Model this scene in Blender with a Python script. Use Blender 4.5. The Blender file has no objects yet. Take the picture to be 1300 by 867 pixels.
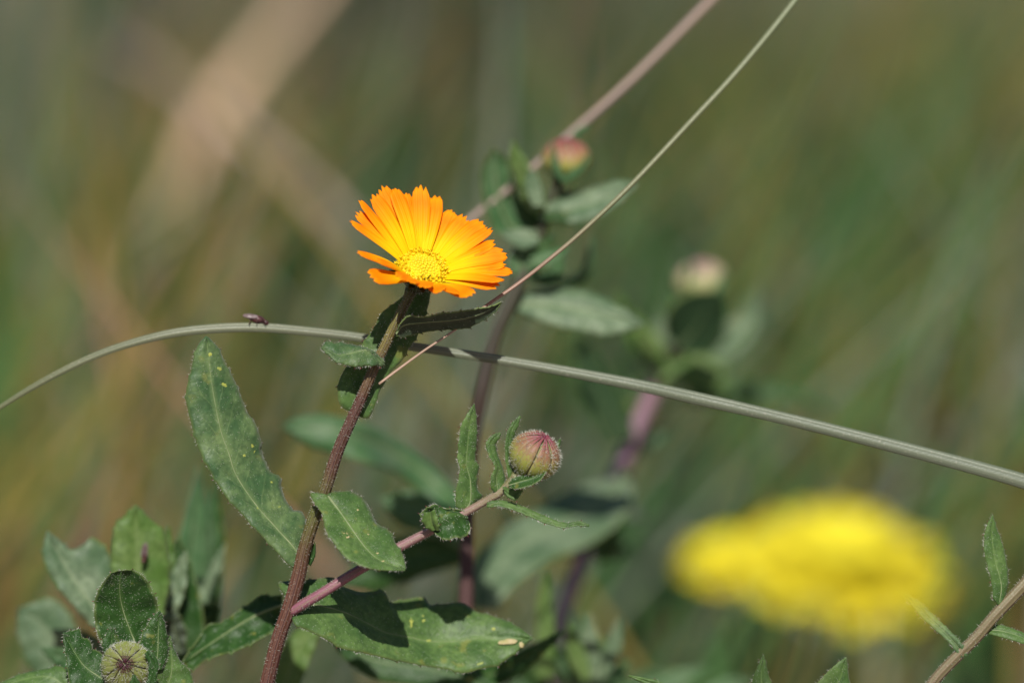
import bpy, math, random
import numpy as np
from mathutils import Vector, Matrix, noise
random.seed(7)
R = math.radians
SC = bpy.context.scene
COL = SC.collection

# ------------------------------------------------------------------ camera
PX = 0.188 / 1300.0            # metres per photo pixel on the plane of focus
DIST = 1.5
PITCH = R(9)
FOC = Vector((0.0, 0.0, 0.165))
FW = Vector((0, math.cos(PITCH), -math.sin(PITCH)))
UP = Vector((0, math.sin(PITCH), math.cos(PITCH)))
RT = Vector((1, 0, 0))
CAM = FOC - FW * DIST
cd = bpy.data.cameras.new('camera')
cam = bpy.data.objects.new('camera', cd)
COL.objects.link(cam)
cam.location = CAM
cam.rotation_euler = (R(90) - PITCH, 0, 0)
cd.sensor_width = 36
cd.lens = 36 * DIST / 0.188
cd.clip_start = 0.05
cd.clip_end = 900
cd.dof.use_dof = True
cd.dof.focus_distance = DIST
cd.dof.aperture_fstop = 6.3
SC.camera = cam

# ------------------------------------------------------------------ sky, sun, exposure
SUN_EL, SUN_AZ = R(46), R(181)
w = bpy.data.worlds.new('World')
SC.world = w
w.use_nodes = True
nt = w.node_tree
sky = nt.nodes.new('ShaderNodeTexSky')
sky.sky_type = 'NISHITA'
sky.sun_disc = False
sky.sun_elevation = SUN_EL
sky.sun_rotation = SUN_AZ
nt.nodes['Background'].inputs[1].default_value = 0.058
nt.links.new(sky.outputs[0], nt.nodes['Background'].inputs[0])
sd = bpy.data.lights.new('sun', 'SUN')
sd.energy = 4.9
sd.angle = R(0.53)
sd.color = (1, 0.965, 0.90)
sun = bpy.data.objects.new('sun', sd)
COL.objects.link(sun)
sv = Vector((math.sin(SUN_AZ) * math.cos(SUN_EL), math.cos(SUN_AZ) * math.cos(SUN_EL), math.sin(SUN_EL)))
sun.rotation_euler = sv.to_track_quat('Z', 'Y').to_euler()
sun.location = (0, 0, 3)
SC.view_settings.view_transform = 'Standard'
SC.view_settings.look = 'None'
SC.view_settings.exposure = 0.2
SC.view_settings.gamma = 1
SC.render.engine = 'CYCLES'
SC.cycles.max_bounces = 6
SC.cycles.transparent_max_bounces = 8

# ------------------------------------------------------------------ helpers
def P(x, y, d=0.0):
    """photo pixel + distance behind the plane of focus (in pixels of PX) -> world"""
    k = PX * (DIST + d * PX) / DIST
    return CAM + FW * (DIST + d * PX) + RT * ((x - 650) * k) - UP * ((y - 433.5) * k)

def ground_at(x, y):
    v = (P(x, y, 0) - CAM).normalized()
    return CAM + v * (-CAM.z / v.z)

def vec_px(v):          # direction given as (right, down, away) -> world
    return RT * v[0] - UP * v[1] + FW * v[2]

def cr(pts, n):
    """Catmull-Rom through pts (tuples of equal length), n+1 samples uniform in arc length"""
    a = np.array(pts, float)
    if len(a) == 2:
        return [tuple(a[0] + (a[1] - a[0]) * i / n) for i in range(n + 1)]
    e = np.vstack([2 * a[0] - a[1], a, 2 * a[-1] - a[-2]])
    out = []
    for i in range(1, len(e) - 2):
        p0, p1, p2, p3 = e[i - 1], e[i], e[i + 1], e[i + 2]
        for k in range(14):
            t = k / 14
            out.append(0.5 * ((2 * p1) + (-p0 + p2) * t + (2 * p0 - 5 * p1 + 4 * p2 - p3) * t * t + (-p0 + 3 * p1 - 3 * p2 + p3) * t ** 3))
    out.append(e[-2])
    o = np.array(out)
    s = np.concatenate([[0], np.cumsum(np.linalg.norm(np.diff(o[:, :2], axis=0), axis=1) + 1e-9)])
    q = np.linspace(0, s[-1], n + 1)
    return [tuple(np.interp(t, s, o[:, c]) for c in range(o.shape[1])) for t in q]

def root_of(p):
    while p.parent is not None:
        p = p.parent
    return p

def mkmesh(name, verts, faces, mats, origin=Vector((0, 0, 0)), uvs=None, mi=None, smooth=True):
    me = bpy.data.meshes.new(name)
    me.from_pydata([tuple(v - origin) for v in verts], [], faces)
    for m in (mats if isinstance(mats, (list, tuple)) else [mats]):
        me.materials.append(m)
    if uvs is not None:
        ul = me.uv_layers.new(name='UVMap')
        li = np.empty(len(me.loops), dtype=np.int32)
        me.loops.foreach_get('vertex_index', li)
        ul.data.foreach_set('uv', np.array(uvs, dtype=np.float32)[li].ravel())
    if mi is not None:
        me.polygons.foreach_set('material_index', mi)
    if smooth:
        me.polygons.foreach_set('use_smooth', [True] * len(me.polygons))
    return me

def add(name, me, parent=None, loc=None):
    o = bpy.data.objects.new(name, me)
    COL.objects.link(o)
    if parent is not None:
        o.parent = parent
    elif loc is not None:
        o.location = loc
    return o

def tag(o, label=None, cat=None, group=None, kind=None):
    if label: o['label'] = label
    if cat: o['category'] = cat
    if group: o['group'] = group
    if kind: o['kind'] = kind
    return o

def thing(name, loc, label, cat, group=None):
    o = bpy.data.objects.new(name, None)
    o.empty_display_size = 0.01
    COL.objects.link(o)
    o.location = loc
    return tag(o, label, cat, group)

def part(name, verts, faces, mats, parent, uvs=None, mi=None, smooth=True, solid=0.0):
    r = root_of(parent)
    me = mkmesh(name, verts, faces, mats, r.location, uvs, mi, smooth)
    o = add(name, me, parent)
    if solid:
        m = o.modifiers.new('thickness', 'SOLIDIFY')
        m.thickness = solid * PX
        m.offset = 0
    return o

# ------------------------------------------------------------------ materials
def nmat(name):
    m = bpy.data.materials.new(name)
    m.use_nodes = True
    t = m.node_tree
    b = t.nodes['Principled BSDF']
    return m, t, b

def N(t, kind, **kw):
    n = t.nodes.new(kind)
    for k, v in kw.items():
        setattr(n, k, v)
    return n

def math_(t, op, a, b=None, c=None, clamp=False):
    n = N(t, 'ShaderNodeMath', operation=op)
    n.use_clamp = clamp
    for i, v in enumerate((a, b, c)):
        if v is None: continue
        if isinstance(v, (int, float)): n.inputs[i].default_value = v
        else: t.links.new(v, n.inputs[i])
    return n.outputs[0]

def mixc(t, f, a, b, mode='MIX'):
    n = N(t, 'ShaderNodeMix', data_type='RGBA', blend_type=mode)
    for i, v in ((0, f), (6, a), (7, b)):
        if isinstance(v, (int, float)): n.inputs[i].default_value = v
        elif isinstance(v, tuple): n.inputs[i].default_value = (*v, 1)
        else: t.links.new(v, n.inputs[i])
    return n.outputs[2]

def noise_(t, scale, detail=3, vec=None, rough=0.55):
    n = N(t, 'ShaderNodeTexNoise')
    n.inputs['Scale'].default_value = scale
    n.inputs['Detail'].default_value = detail
    n.inputs['Roughness'].default_value = rough
    if vec is not None: t.links.new(vec, n.inputs['Vector'])
    return n.outputs[0]

def ramp(t, v, lo, hi):
    n = N(t, 'ShaderNodeMapRange')
    n.inputs[1].default_value = lo
    n.inputs[2].default_value = hi
    t.links.new(v, n.inputs[0])
    return n.outputs[0]

def finish(t, b, col, transl=0.0, tcol=None, bump=None, bstr=0.3, bdist=0.0002, rough=0.5, spec=0.4, sheen=0.0):
    if isinstance(col, tuple): b.inputs['Base Color'].default_value = (*col, 1)
    else: t.links.new(col, b.inputs['Base Color'])
    b.inputs['Roughness'].default_value = rough
    b.inputs['Specular IOR Level'].default_value = spec
    b.inputs['Sheen Weight'].default_value = sheen
    b.inputs['Sheen Roughness'].default_value = 0.5
    if bump is not None:
        bn = N(t, 'ShaderNodeBump')
        bn.inputs['Strength'].default_value = bstr
        bn.inputs['Distance'].default_value = bdist
        t.links.new(bump, bn.inputs['Height'])
        t.links.new(bn.outputs[0], b.inputs['Normal'])
    if transl:
        tr = N(t, 'ShaderNodeBsdfTranslucent')
        c = tcol if tcol is not None else col
        if isinstance(c, tuple): tr.inputs[0].default_value = (*c, 1)
        else: t.links.new(c, tr.inputs[0])
        mx = N(t, 'ShaderNodeMixShader')
        mx.inputs[0].default_value = transl
        t.links.new(b.outputs[0], mx.inputs[1])
        t.links.new(tr.outputs[0], mx.inputs[2])
        t.links.new(mx.outputs[0], t.nodes['Material Output'].inputs[0])

def leaf_mat(name, base, pale, edge=(0.12, 0.17, 0.05), spots=0.0, bloom=0.3, transl=0.32, speck=0.5, rough=0.48, tr=None, sheen=0.10):
    m, t, b = nmat(name)
    uv = N(t, 'ShaderNodeUVMap')
    sp = N(t, 'ShaderNodeSeparateXYZ')
    t.links.new(uv.outputs[0], sp.inputs[0])
    geo = N(t, 'ShaderNodeTexCoord')
    pos = geo.outputs['Object']
    u, v = sp.outputs[0], sp.outputs[1]
    av = math_(t, 'ABSOLUTE', math_(t, 'MULTIPLY', math_(t, 'SUBTRACT', v, 0.5), 2.0))
    n1 = noise_(t, 160, 4, pos)
    n2 = noise_(t, 900, 3, pos)
    col = mixc(t, math_(t, 'MULTIPLY', ramp(t, n1, 0.38, 0.66), bloom), base, pale)
    dark = tuple(c * 0.62 for c in base)
    col = mixc(t, math_(t, 'MULTIPLY', ramp(t, n2, 0.62, 0.35), 0.55), col, dark)
    # lateral veins slanting from the midrib
    ph = math_(t, 'ADD', math_(t, 'MULTIPLY', u, 9.0), math_(t, 'MULTIPLY', av, -1.8))
    ph = math_(t, 'ADD', ph, math_(t, 'MULTIPLY', n1, 0.7))
    fr = math_(t, 'ABSOLUTE', math_(t, 'SUBTRACT', math_(t, 'FRACT', ph), 0.5))
    vein = ramp(t, fr, 0.06, 0.0)
    vein = math_(t, 'MULTIPLY', vein, ramp(t, av, 0.95, 0.3))
    rib = ramp(t, av, 0.17, 0.02)
    vall = math_(t, 'MAXIMUM', math_(t, 'MULTIPLY', vein, 0.5), math_(t, 'MULTIPLY', rib, 0.7))
    col = mixc(t, math_(t, 'MULTIPLY', vall, 0.6), col, pale)
    col = mixc(t, ramp(t, av, 0.90, 1.0), col, edge)
    if spots:
        sn = noise_(t, 420, 2, pos, 0.4)
        big = noise_(t, 90, 1, pos)
        sm = math_(t, 'MULTIPLY', ramp(t, sn, 0.64, 0.74), ramp(t, big, 0.46, 0.56))
        col = mixc(t, math_(t, 'MULTIPLY', sm, spots, clamp=True), col, (0.38, 0.34, 0.07))
    vo = N(t, 'ShaderNodeTexVoronoi', feature='F1')
    vo.inputs['Scale'].default_value = 1500
    t.links.new(pos, vo.inputs['Vector'])
    sp2 = ramp(t, vo.outputs['Distance'], 0.20, 0.12)
    col = mixc(t, math_(t, 'MULTIPLY', sp2, speck * 0.6), col, (0.42, 0.48, 0.36))
    ve = N(t, 'ShaderNodeTexVoronoi', feature='DISTANCE_TO_EDGE')
    ve.inputs['Scale'].default_value = 700
    t.links.new(pos, ve.inputs['Vector'])
    h = math_(t, 'ADD', math_(t, 'MULTIPLY', ramp(t, ve.outputs['Distance'], 0.0, 0.25), 0.5), math_(t, 'MULTIPLY', vall, 0.8))
    h = math_(t, 'ADD', h, math_(t, 'MULTIPLY', n1, 0.25))
    tc = mixc(t, 1.0, col, tr or (0.9, 1.5, 0.35), 'MULTIPLY')
    finish(t, b, col, transl, tc, h, 0.35, 0.0002, rough, 0.28, sheen=sheen)
    return m

def simple(name, col, col2=None, scale=300, rough=0.6, transl=0.0, spec=0.3, bump=0.3, stretch=None, bd=0.0002):
    m, t, b = nmat(name)
    geo = N(t, 'ShaderNodeTexCoord')
    n1 = noise_(t, scale, 4, geo.outputs['Object'])
    c = mixc(t, ramp(t, n1, 0.35, 0.68), col, col2 or tuple(x * 0.6 for x in col))
    finish(t, b, c, transl, None, n1, bump, bd, rough, spec)
    return m

def striped(name, cols, marks, ridges=9, soft=0.5, transl=0.0, rough=0.5, streak=(0.25, 0.07, 0.06), samt=0.6, wob=0.05, spec=0.4, fleck=0.3):
    """tube material: cols along the length (UV u) at marks, lengthwise streaks (UV v)"""
    m, t, b = nmat(name)
    uv = N(t, 'ShaderNodeUVMap')
    sp = N(t, 'ShaderNodeSeparateXYZ')
    t.links.new(uv.outputs[0], sp.inputs[0])
    geo = N(t, 'ShaderNodeTexCoord')
    n1 = noise_(t, 260, 4, geo.outputs['Object'])
    uu = math_(t, 'ADD', sp.outputs[0], math_(t, 'MULTIPLY', math_(t, 'SUBTRACT', n1, 0.5), wob * 2))
    cr_ = N(t, 'ShaderNodeValToRGB')
    t.links.new(uu, cr_.inputs[0])
    el = cr_.color_ramp.elements
    el[0].position, el[0].color = marks[0], (*cols[0], 1)
    el[1].position, el[1].color = marks[-1], (*cols[-1], 1)
    for c, p in list(zip(cols, marks))[1:-1]:
        e = el.new(p); e.color = (*c, 1)
    st = math_(t, 'SINE', math_(t, 'MULTIPLY', sp.outputs[1], 2 * math.pi * ridges))
    mp = N(t, 'ShaderNodeCombineXYZ')
    t.links.new(math_(t, 'MULTIPLY', sp.outputs[0], 6.0), mp.inputs[0])
    t.links.new(math_(t, 'MULTIPLY', sp.outputs[1], 60.0), mp.inputs[1])
    n3 = noise_(t, 1.0, 3, mp.outputs[0])
    s = math_(t, 'MULTIPLY', math_(t, 'ADD', ramp(t, st, 0.0, 1.0), ramp(t, n3, 0.4, 0.7)), 0.5 * samt)
    col = mixc(t, s, cr_.outputs[0], streak)
    n5 = noise_(t, 2500, 2, geo.outputs['Object'])
    col = mixc(t, math_(t, 'MULTIPLY', ramp(t, n5, 0.6, 0.75), fleck), col, (0.45, 0.40, 0.33))
    h = math_(t, 'ADD', math_(t, 'MULTIPLY', st, 0.5), n5)
    finish(t, b, col, transl, None, h, 0.4, 0.00015, rough, spec)
    return m

def petal_mat():
    m, t, b = nmat('petal_orange')
    uv = N(t, 'ShaderNodeUVMap')
    sp = N(t, 'ShaderNodeSeparateXYZ')
    t.links.new(uv.outputs[0], sp.inputs[0])
    geo = N(t, 'ShaderNodeTexCoord')
    info = N(t, 'ShaderNodeObjectInfo')
    n1 = noise_(t, 300, 3, geo.outputs['Object'])
    mp = N(t, 'ShaderNodeCombineXYZ')
    t.links.new(math_(t, 'MULTIPLY', sp.outputs[0], 1.2), mp.inputs[0])
    t.links.new(math_(t, 'MULTIPLY', sp.outputs[1], 16.0), mp.inputs[1])
    t.links.new(math_(t, 'MULTIPLY', info.outputs['Random'], 40.0), mp.inputs[2])
    n3 = noise_(t, 1.0, 4, mp.outputs[0], 0.7)
    uu = math_(t, 'ADD', sp.outputs[0], math_(t, 'MULTIPLY', math_(t, 'SUBTRACT', n3, 0.5), 0.34))
    uu = math_(t, 'ADD', uu, math_(t, 'MULTIPLY', math_(t, 'SUBTRACT', info.outputs['Random'], 0.5), 0.12))
    cr_ = N(t, 'ShaderNodeValToRGB')
    t.links.new(uu, cr_.inputs[0])
    el = cr_.color_ramp.elements
    el[0].position, el[0].color = 0.0, (0.93, 0.70, 0.004, 1)
    el[1].position, el[1].color = 1.0, (0.95, 0.34, 0.003, 1)
    for p, c in ((0.3, (0.94, 0.62, 0.003)), (0.55, (0.94, 0.40, 0.002)), (0.82, (0.94, 0.25, 0.001)), (0.93, (0.95, 0.29, 0.002))):
        e = el.new(p); e.color = (*c, 1)
    st = math_(t, 'SINE', math_(t, 'ADD', math_(t, 'MULTIPLY', sp.outputs[1], 2 * math.pi * 7), math_(t, 'MULTIPLY', n1, 2.0)))
    col = mixc(t, math_(t, 'MULTIPLY', ramp(t, st, 0.5, 1.0), 0.16), cr_.outputs[0], (0.90, 0.17, 0.004))
    # pinkish pale scuffs along some rays
    col = mixc(t, math_(t, 'MULTIPLY', math_(t, 'MULTIPLY', ramp(t, n3, 0.66, 0.8), ramp(t, n1, 0.5, 0.62)), 0.45), col, (0.95, 0.50, 0.28))
    h = math_(t, 'ADD', math_(t, 'MULTIPLY', st, 0.5), n3)
    tc = mixc(t, 1.0, col, (1.0, 0.7, 0.4), 'MULTIPLY')
    finish(t, b, col, 0.30, tc, h, 0.35, 0.00012, 0.6, 0.12)
    return m

M = {}
M['leaf'] = leaf_mat('leaf_green', (0.061, 0.130, 0.031), (0.176, 0.275, 0.077), spots=0.3, bloom=0.6)
M['leaf_shade'] = leaf_mat('leaf_painted_shade', (0.030, 0.050, 0.026), (0.10, 0.10, 0.07), spots=0.0, bloom=0.3, transl=0.05, sheen=0.0, speck=0.0)  # leaves in shade: the shade is painted in as a darker green
M['leaf_blue'] = leaf_mat('leaf_blue_green', (0.056, 0.123, 0.043), (0.213, 0.291, 0.112), spots=0.25, bloom=0.8)
M['leaf_shade_deep'] = leaf_mat('leaf_painted_deep_shade', (0.014, 0.040, 0.012), (0.03, 0.06, 0.02), spots=0.0, bloom=0.2, speck=0.0, transl=0.1, sheen=0.0, rough=0.85)  # deeper shade painted into the colour of the third marigold's turned-away leaves
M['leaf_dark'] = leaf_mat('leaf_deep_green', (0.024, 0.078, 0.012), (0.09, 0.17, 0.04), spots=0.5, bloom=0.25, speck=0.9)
M['leaf_pale'] = leaf_mat('leaf_pale_green', (0.089, 0.158, 0.074), (0.273, 0.336, 0.210), spots=0.0, bloom=0.8, speck=0.0)
M['leaf_far'] = leaf_mat('leaf_soft_green', (0.060, 0.150, 0.050), (0.15, 0.22, 0.11), spots=0.0, bloom=0.6, speck=0.0)
M['leaf_lime'] = leaf_mat('leaf_lime_green', (0.085, 0.17, 0.030), (0.20, 0.27, 0.09), spots=0.0, bloom=0.6, speck=0.0)
M['rib'] = simple('midrib_pale', (0.24, 0.28, 0.14), (0.13, 0.19, 0.07), 500, 0.6, 0.15)
M['hair'] = simple('plant_hair', (0.62, 0.62, 0.55), (0.50, 0.50, 0.43), 900, 0.4, 0.4, bump=0)
M['gland'] = simple('red_gland', (0.13, 0.02, 0.025), (0.05, 0.012, 0.012), 900, 0.4, bump=0)
M['scar'] = simple('leaf_blemish', (0.42, 0.34, 0.20), (0.30, 0.27, 0.10), 900, 0.6)
M['scar_yellow'] = simple('yellow_spot', (0.30, 0.32, 0.06), (0.20, 0.25, 0.06), 900, 0.6)
M['petal'] = petal_mat()
M['floret'] = simple('floret_yellow', (0.90, 0.70, 0.015), (0.80, 0.58, 0.015), 800, 0.5, 0.25)
M['floret_in'] = simple('floret_green_yellow', (0.86, 0.66, 0.02), (0.74, 0.58, 0.02), 800, 0.5, 0.2)
M['dark'] = simple('dark_anther', (0.04, 0.02, 0.01), None, 800, 0.5)
M['sepal'] = simple('sepal_green', (0.04, 0.075, 0.022), (0.07, 0.05, 0.03), 700, 0.5, 0.15)
M['stem'] = striped('stem_green_to_maroon',
    [(0.08, 0.11, 0.03), (0.17, 0.15, 0.035), (0.13, 0.085, 0.03), (0.085, 0.035, 0.024), (0.095, 0.045, 0.026), (0.10, 0.12, 0.022), (0.10, 0.065, 0.024), (0.11, 0.045, 0.026), (0.10, 0.038, 0.024)],
    [0.0, 0.10, 0.20, 0.26, 0.44, 0.52, 0.62, 0.70, 1.0], 9, streak=(0.030, 0.008, 0.008), samt=1.0)
M['stem_pink'] = striped('branch_purple_pink', [(0.20, 0.055, 0.10), (0.22, 0.09, 0.12), (0.24, 0.14, 0.13), (0.15, 0.15, 0.06)], [0, 0.35, 0.75, 1], 5, streak=(0.15, 0.16, 0.05), samt=0.5)
M['stem_brown'] = striped('stem_olive_brown', [(0.17, 0.13, 0.07), (0.14, 0.10, 0.06), (0.12, 0.07, 0.05)], [0, 0.5, 1], 7, streak=(0.09, 0.11, 0.04), samt=0.55)
M['stem_red'] = striped('stem_dark_red', [(0.05, 0.06, 0.03), (0.035, 0.028, 0.02), (0.07, 0.035, 0.032), (0.05, 0.022, 0.02)], [0, 0.2, 0.4, 1], 7, samt=0.3, fleck=0.0, spec=0.2, streak=(0.05, 0.025, 0.025))
M['stem_violet'] = striped('stem_violet', [(0.26, 0.22, 0.12), (0.22, 0.13, 0.15), (0.26, 0.16, 0.24), (0.05, 0.03, 0.05)], [0, 0.1, 0.3, 1], 7, samt=0.2, fleck=0.0, spec=0.2, streak=(0.05, 0.025, 0.025))
M['blade'] = striped('grass_blade_grey_green', [(0.15, 0.16, 0.07), (0.19, 0.20, 0.13), (0.145, 0.165, 0.11), (0.16, 0.18, 0.125)], [0, 0.25, 0.6, 1], 6, streak=(0.06, 0.08, 0.05), samt=0.7, rough=0.45, transl=0.1)
M['stalk'] = striped('stalk_tan_to_green', [(0.40, 0.27, 0.20), (0.26, 0.15, 0.11), (0.15, 0.155, 0.075), (0.15, 0.185, 0.095)], [0, 0.28, 0.42, 1], 2, streak=(0.14, 0.12, 0.08), samt=0.4, rough=0.45)
M['straw'] = striped('dry_straw', [(0.30, 0.23, 0.19), (0.30, 0.21, 0.18)], [0, 1], 3, streak=(0.2, 0.13, 0.1), samt=0.4)
M['straw_tan'] = striped('dry_straw_tan', [(0.66, 0.45, 0.30), (0.56, 0.38, 0.25)], [0, 1], 3, streak=(0.25, 0.15, 0.08), samt=0.4)
M['stem_green'] = striped('stem_green', [(0.12, 0.14, 0.04), (0.09, 0.11, 0.04)], [0, 1], 6, samt=0.2, streak=(0.07, 0.09, 0.03))
M['bug'] = simple('bug_red_brown', (0.09, 0.03, 0.03), (0.03, 0.015, 0.015), 900, 0.35)
M['wing'] = simple('bug_wing', (0.28, 0.22, 0.22), (0.14, 0.09, 0.08), 900, 0.25, 0.3)
M['yellow'] = simple('ray_yellow', (0.95, 0.87, 0.05), (0.92, 0.81, 0.04), 200, 0.6, 0.45)
M['green_far'] = simple('grass_green', (0.055, 0.105, 0.035), (0.035, 0.075, 0.03), 12, 0.55, 0.25)

# ------------------------------------------------------------------ builders
def hairs(name, items, parent, mats=None):
    """items: (base, direction, length px, width px, material index) -> one stuff mesh of tapered hairs"""
    vs, fs, mi = [], [], []
    for p, dr, ln, wd, k in items:
        dr = dr.normalized()
        a = dr.orthogonal().normalized()
        b = dr.cross(a)
        s = len(vs)
        for q in range(3):
            th = q * 2.0944
            vs.append(p + (a * math.cos(th) + b * math.sin(th)) * wd * 0.5 * PX)
        bend = Vector((random.uniform(-1, 1), random.uniform(-1, 1), random.uniform(-1, 1))) * ln * 0.12 * PX
        vs.append(p + dr * ln * PX + bend)
        fs += [(s, s + 1, s + 3), (s + 1, s + 2, s + 3), (s + 2, s, s + 3)]
        mi += [k] * 3
    o = part(name, vs, fs, mats or [M['hair'], M['gland']], parent, mi=mi, smooth=False)
    o['kind'] = 'stuff'
    return o

def leaf(parent, mid, left, right, mat='leaf', d=0.0, n=56, m=7, cup=2.0, wave=1.0, teeth=7, tsize=2.2,
         hair=0, surf=0, rib=2.4, thick=1.6, name='leaf', seed=1, label=None, curl=0.0):
    rnd = random.Random(seed)
    fix = lambda L: [(p[0], p[1], (p[2] if len(p) > 2 else 0) + d) for p in L]
    A, B, C = cr(fix(mid), n), cr(fix(left), n), cr(fix(right), n)
    tooth = set()
    if teeth:
        for k in range(teeth):
            tooth.add(int((k + 0.5 + rnd.uniform(-0.25, 0.25)) / teeth * n))
    px = []
    tips = []
    for i in range(n + 1):
        a = np.array(A[i])
        row = []
        for side, E in ((-1, B), (1, C)):
            e = np.array(E[i])
            w_ = np.linalg.norm(e[:2] - a[:2]) + 1e-6
            out = (e - a) / (np.linalg.norm(e - a) + 1e-6)
            if i in tooth and 2 < i < n - 2:
                nx = np.array(E[min(n, i + 1)])
                tg = (nx - e) / (np.linalg.norm(nx - e) + 1e-6)
                e = e + out * tsize + tg * tsize * 0.6
                tips.append((tuple(e), tuple(out)))
            elif 2 < i < n - 2:
                e = e + out * rnd.uniform(-0.35, 0.5)
            pts = []
            for j in range(1, m + 1):
                t = j / m
                q = a + (e - a) * t
                q = q.copy()
                q[2] += -cup * math.sin(math.pi * t) + wave * t * math.sin(i * 0.55 + side * 1.7 + seed) * min(1, w_ / 15)
                q[2] += curl * t * t
                pts.append(tuple(q))
            row.append(pts)
        px.append(list(reversed(row[0])) + [tuple(a)] + row[1])
    V = [P(*q) for r in px for q in r]
    W_ = 2 * m + 1
    global LAST_GRID
    LAST_GRID = np.array([q for r in px for q in r])
    F = [(i * W_ + j, i * W_ + j + 1, (i + 1) * W_ + j + 1, (i + 1) * W_ + j) for i in range(n) for j in range(W_ - 1)]
    UV = [(i / n, j / (W_ - 1)) for i in range(n + 1) for j in range(W_)]
    o = part(name, V, F, M[mat], parent, uvs=UV, solid=thick)
    if label: o['label'] = label
    o['px'] = 0
    del o['px']
    items = []
    if hair:
        for k in range(int(hair * 0.95)):
            i = rnd.uniform(1, n - 0.01)
            if math.sin(i * 0.9 + seed) + math.sin(i * 0.37 + 2 * seed) < rnd.uniform(-1.6, 0.6): continue
            side = rnd.choice((0, W_ - 1))
            i0 = int(i); f = i - i0
            q = [px[i0][side][c] * (1 - f) + px[min(n, i0 + 1)][side][c] * f for c in range(3)]
            inn = px[i0][m]
            dv = Vector((q[0] - inn[0], q[1] - inn[1], q[2] - inn[2]))
            if dv.length < 0.5: continue
            dv = dv.normalized() + Vector((rnd.gauss(0, .35), rnd.gauss(0, .35), rnd.gauss(0, .5)))
            items.append((P(*q), vec_px(dv), rnd.choice((1.2, 2.0, 3.0, 4.6)) * rnd.uniform(.7, 1.2), 0.62, 0))
    for e, out in tips:
        if hair:
            items.append((P(*e), vec_px(Vector(out)), 2.6, 1.7, 1))
    for k in range(surf):
        i = rnd.uniform(1, n - 1); j = rnd.uniform(0.3, W_ - 1.3)
        i0, j0 = int(i), int(j); fi, fj = i - i0, j - j0
        q = [0, 0, 0]
        for c in range(3):
            q[c] = (px[i0][j0][c] * (1 - fi) + px[i0 + 1][j0][c] * fi) * (1 - fj) + (px[i0][j0 + 1][c] * (1 - fi) + px[i0 + 1][j0 + 1][c] * fi) * fj
        q[2] -= thick * 0.5
        items.append((P(*q), vec_px((rnd.gauss(0, .5), rnd.gauss(-0.3, .5), -1)), rnd.uniform(1.2, 2.6), 0.5, 0))
    if items:
        hairs('hair', items, o)
    if rib:
        sub = A[: max(4, int(n * 0.93))]
        vs, fs = [], []
        for i, a in enumerate(sub):
            t = i / (len(sub) - 1)
            r = rib * 0.5 * (1 - 0.72 * t)
            nx = sub[min(i + 1, len(sub) - 1)]; pv = sub[max(i - 1, 0)]
            tg = np.array([nx[0] - pv[0], nx[1] - pv[1]]); tg = tg / (np.linalg.norm(tg) + 1e-6)
            sd_ = (-tg[1], tg[0])
            for k in range(6):
                th = k * math.pi / 3
                vs.append(P(a[0] + sd_[0] * r * math.cos(th), a[1] + sd_[1] * r * math.cos(th), a[2] - thick * 0.35 + r * 0.7 * math.sin(th)))
        for i in range(len(sub) - 1):
            for k in range(6):
                fs.append((i * 6 + k, i * 6 + (k + 1) % 6, (i + 1) * 6 + (k + 1) % 6, (i + 1) * 6 + k))
        part('midrib', vs, fs, M['rib'], o)
    return o

LAST_GRID = None
def blemish(parent, spots, mat='scar', lift=1.3):
    """small irregular dry patches lying on the leaf that was built last: (x, y, rx, ry, rotation)"""
    rnd = random.Random(4)
    vs, fs = [], []
    G = LAST_GRID
    def dep(x, y):
        q = (G[:, 0] - x) ** 2 + (G[:, 1] - y) ** 2
        i = np.argsort(q)[:4]
        w_ = 1 / (q[i] + 0.3)
        return float((G[i, 2] * w_).sum() / w_.sum()) - lift
    for (x, y, rx, ry, rot) in spots:
        s = len(vs)
        nn = 14
        vs.append(P(x, y, dep(x, y) - 0.2))
        for k in range(nn):
            th = 2 * math.pi * k / nn
            q = rnd.uniform(0.65, 1.25)
            a, b = rx * math.cos(th) * q, ry * math.sin(th) * q
            xx, yy = x + a * math.cos(rot) - b * math.sin(rot), y + a * math.sin(rot) + b * math.cos(rot)
            vs.append(P(xx, yy, dep(xx, yy) + 0.4))
        for k in range(nn):
            fs.append((s, s + 1 + k, s + 1 + (k + 1) % nn))
    return part('blemish', vs, fs, M[mat], parent)

def ribbon_leaf(parent, mid, wpx, mat='leaf', d=0, tilt=0.3, **kw):
    """leaf given by its midrib and a half width profile; tilt = depth gained per px of width on the left side"""
    k = max(3, len(mid))
    c = cr([(p[0], p[1], p[2] if len(p) > 2 else 0) for p in mid], 12)
    L_, R_ = [], []
    for i, a in enumerate(c):
        t = i / 12
        wv = np.interp(t, np.linspace(0, 1, len(wpx)), wpx)
        nx = c[min(i + 1, 12)]; pv = c[max(i - 1, 0)]
        tg = np.array([nx[0] - pv[0], nx[1] - pv[1]]); tg = tg / (np.linalg.norm(tg) + 1e-6)
        s = (tg[1], -tg[0])
        L_.append((a[0] + s[0] * wv, a[1] + s[1] * wv, a[2] + tilt * wv))
        R_.append((a[0] - s[0] * wv, a[1] - s[1] * wv, a[2] - tilt * wv))
    return leaf(parent, c, L_, R_, mat, d, **kw)

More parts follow.
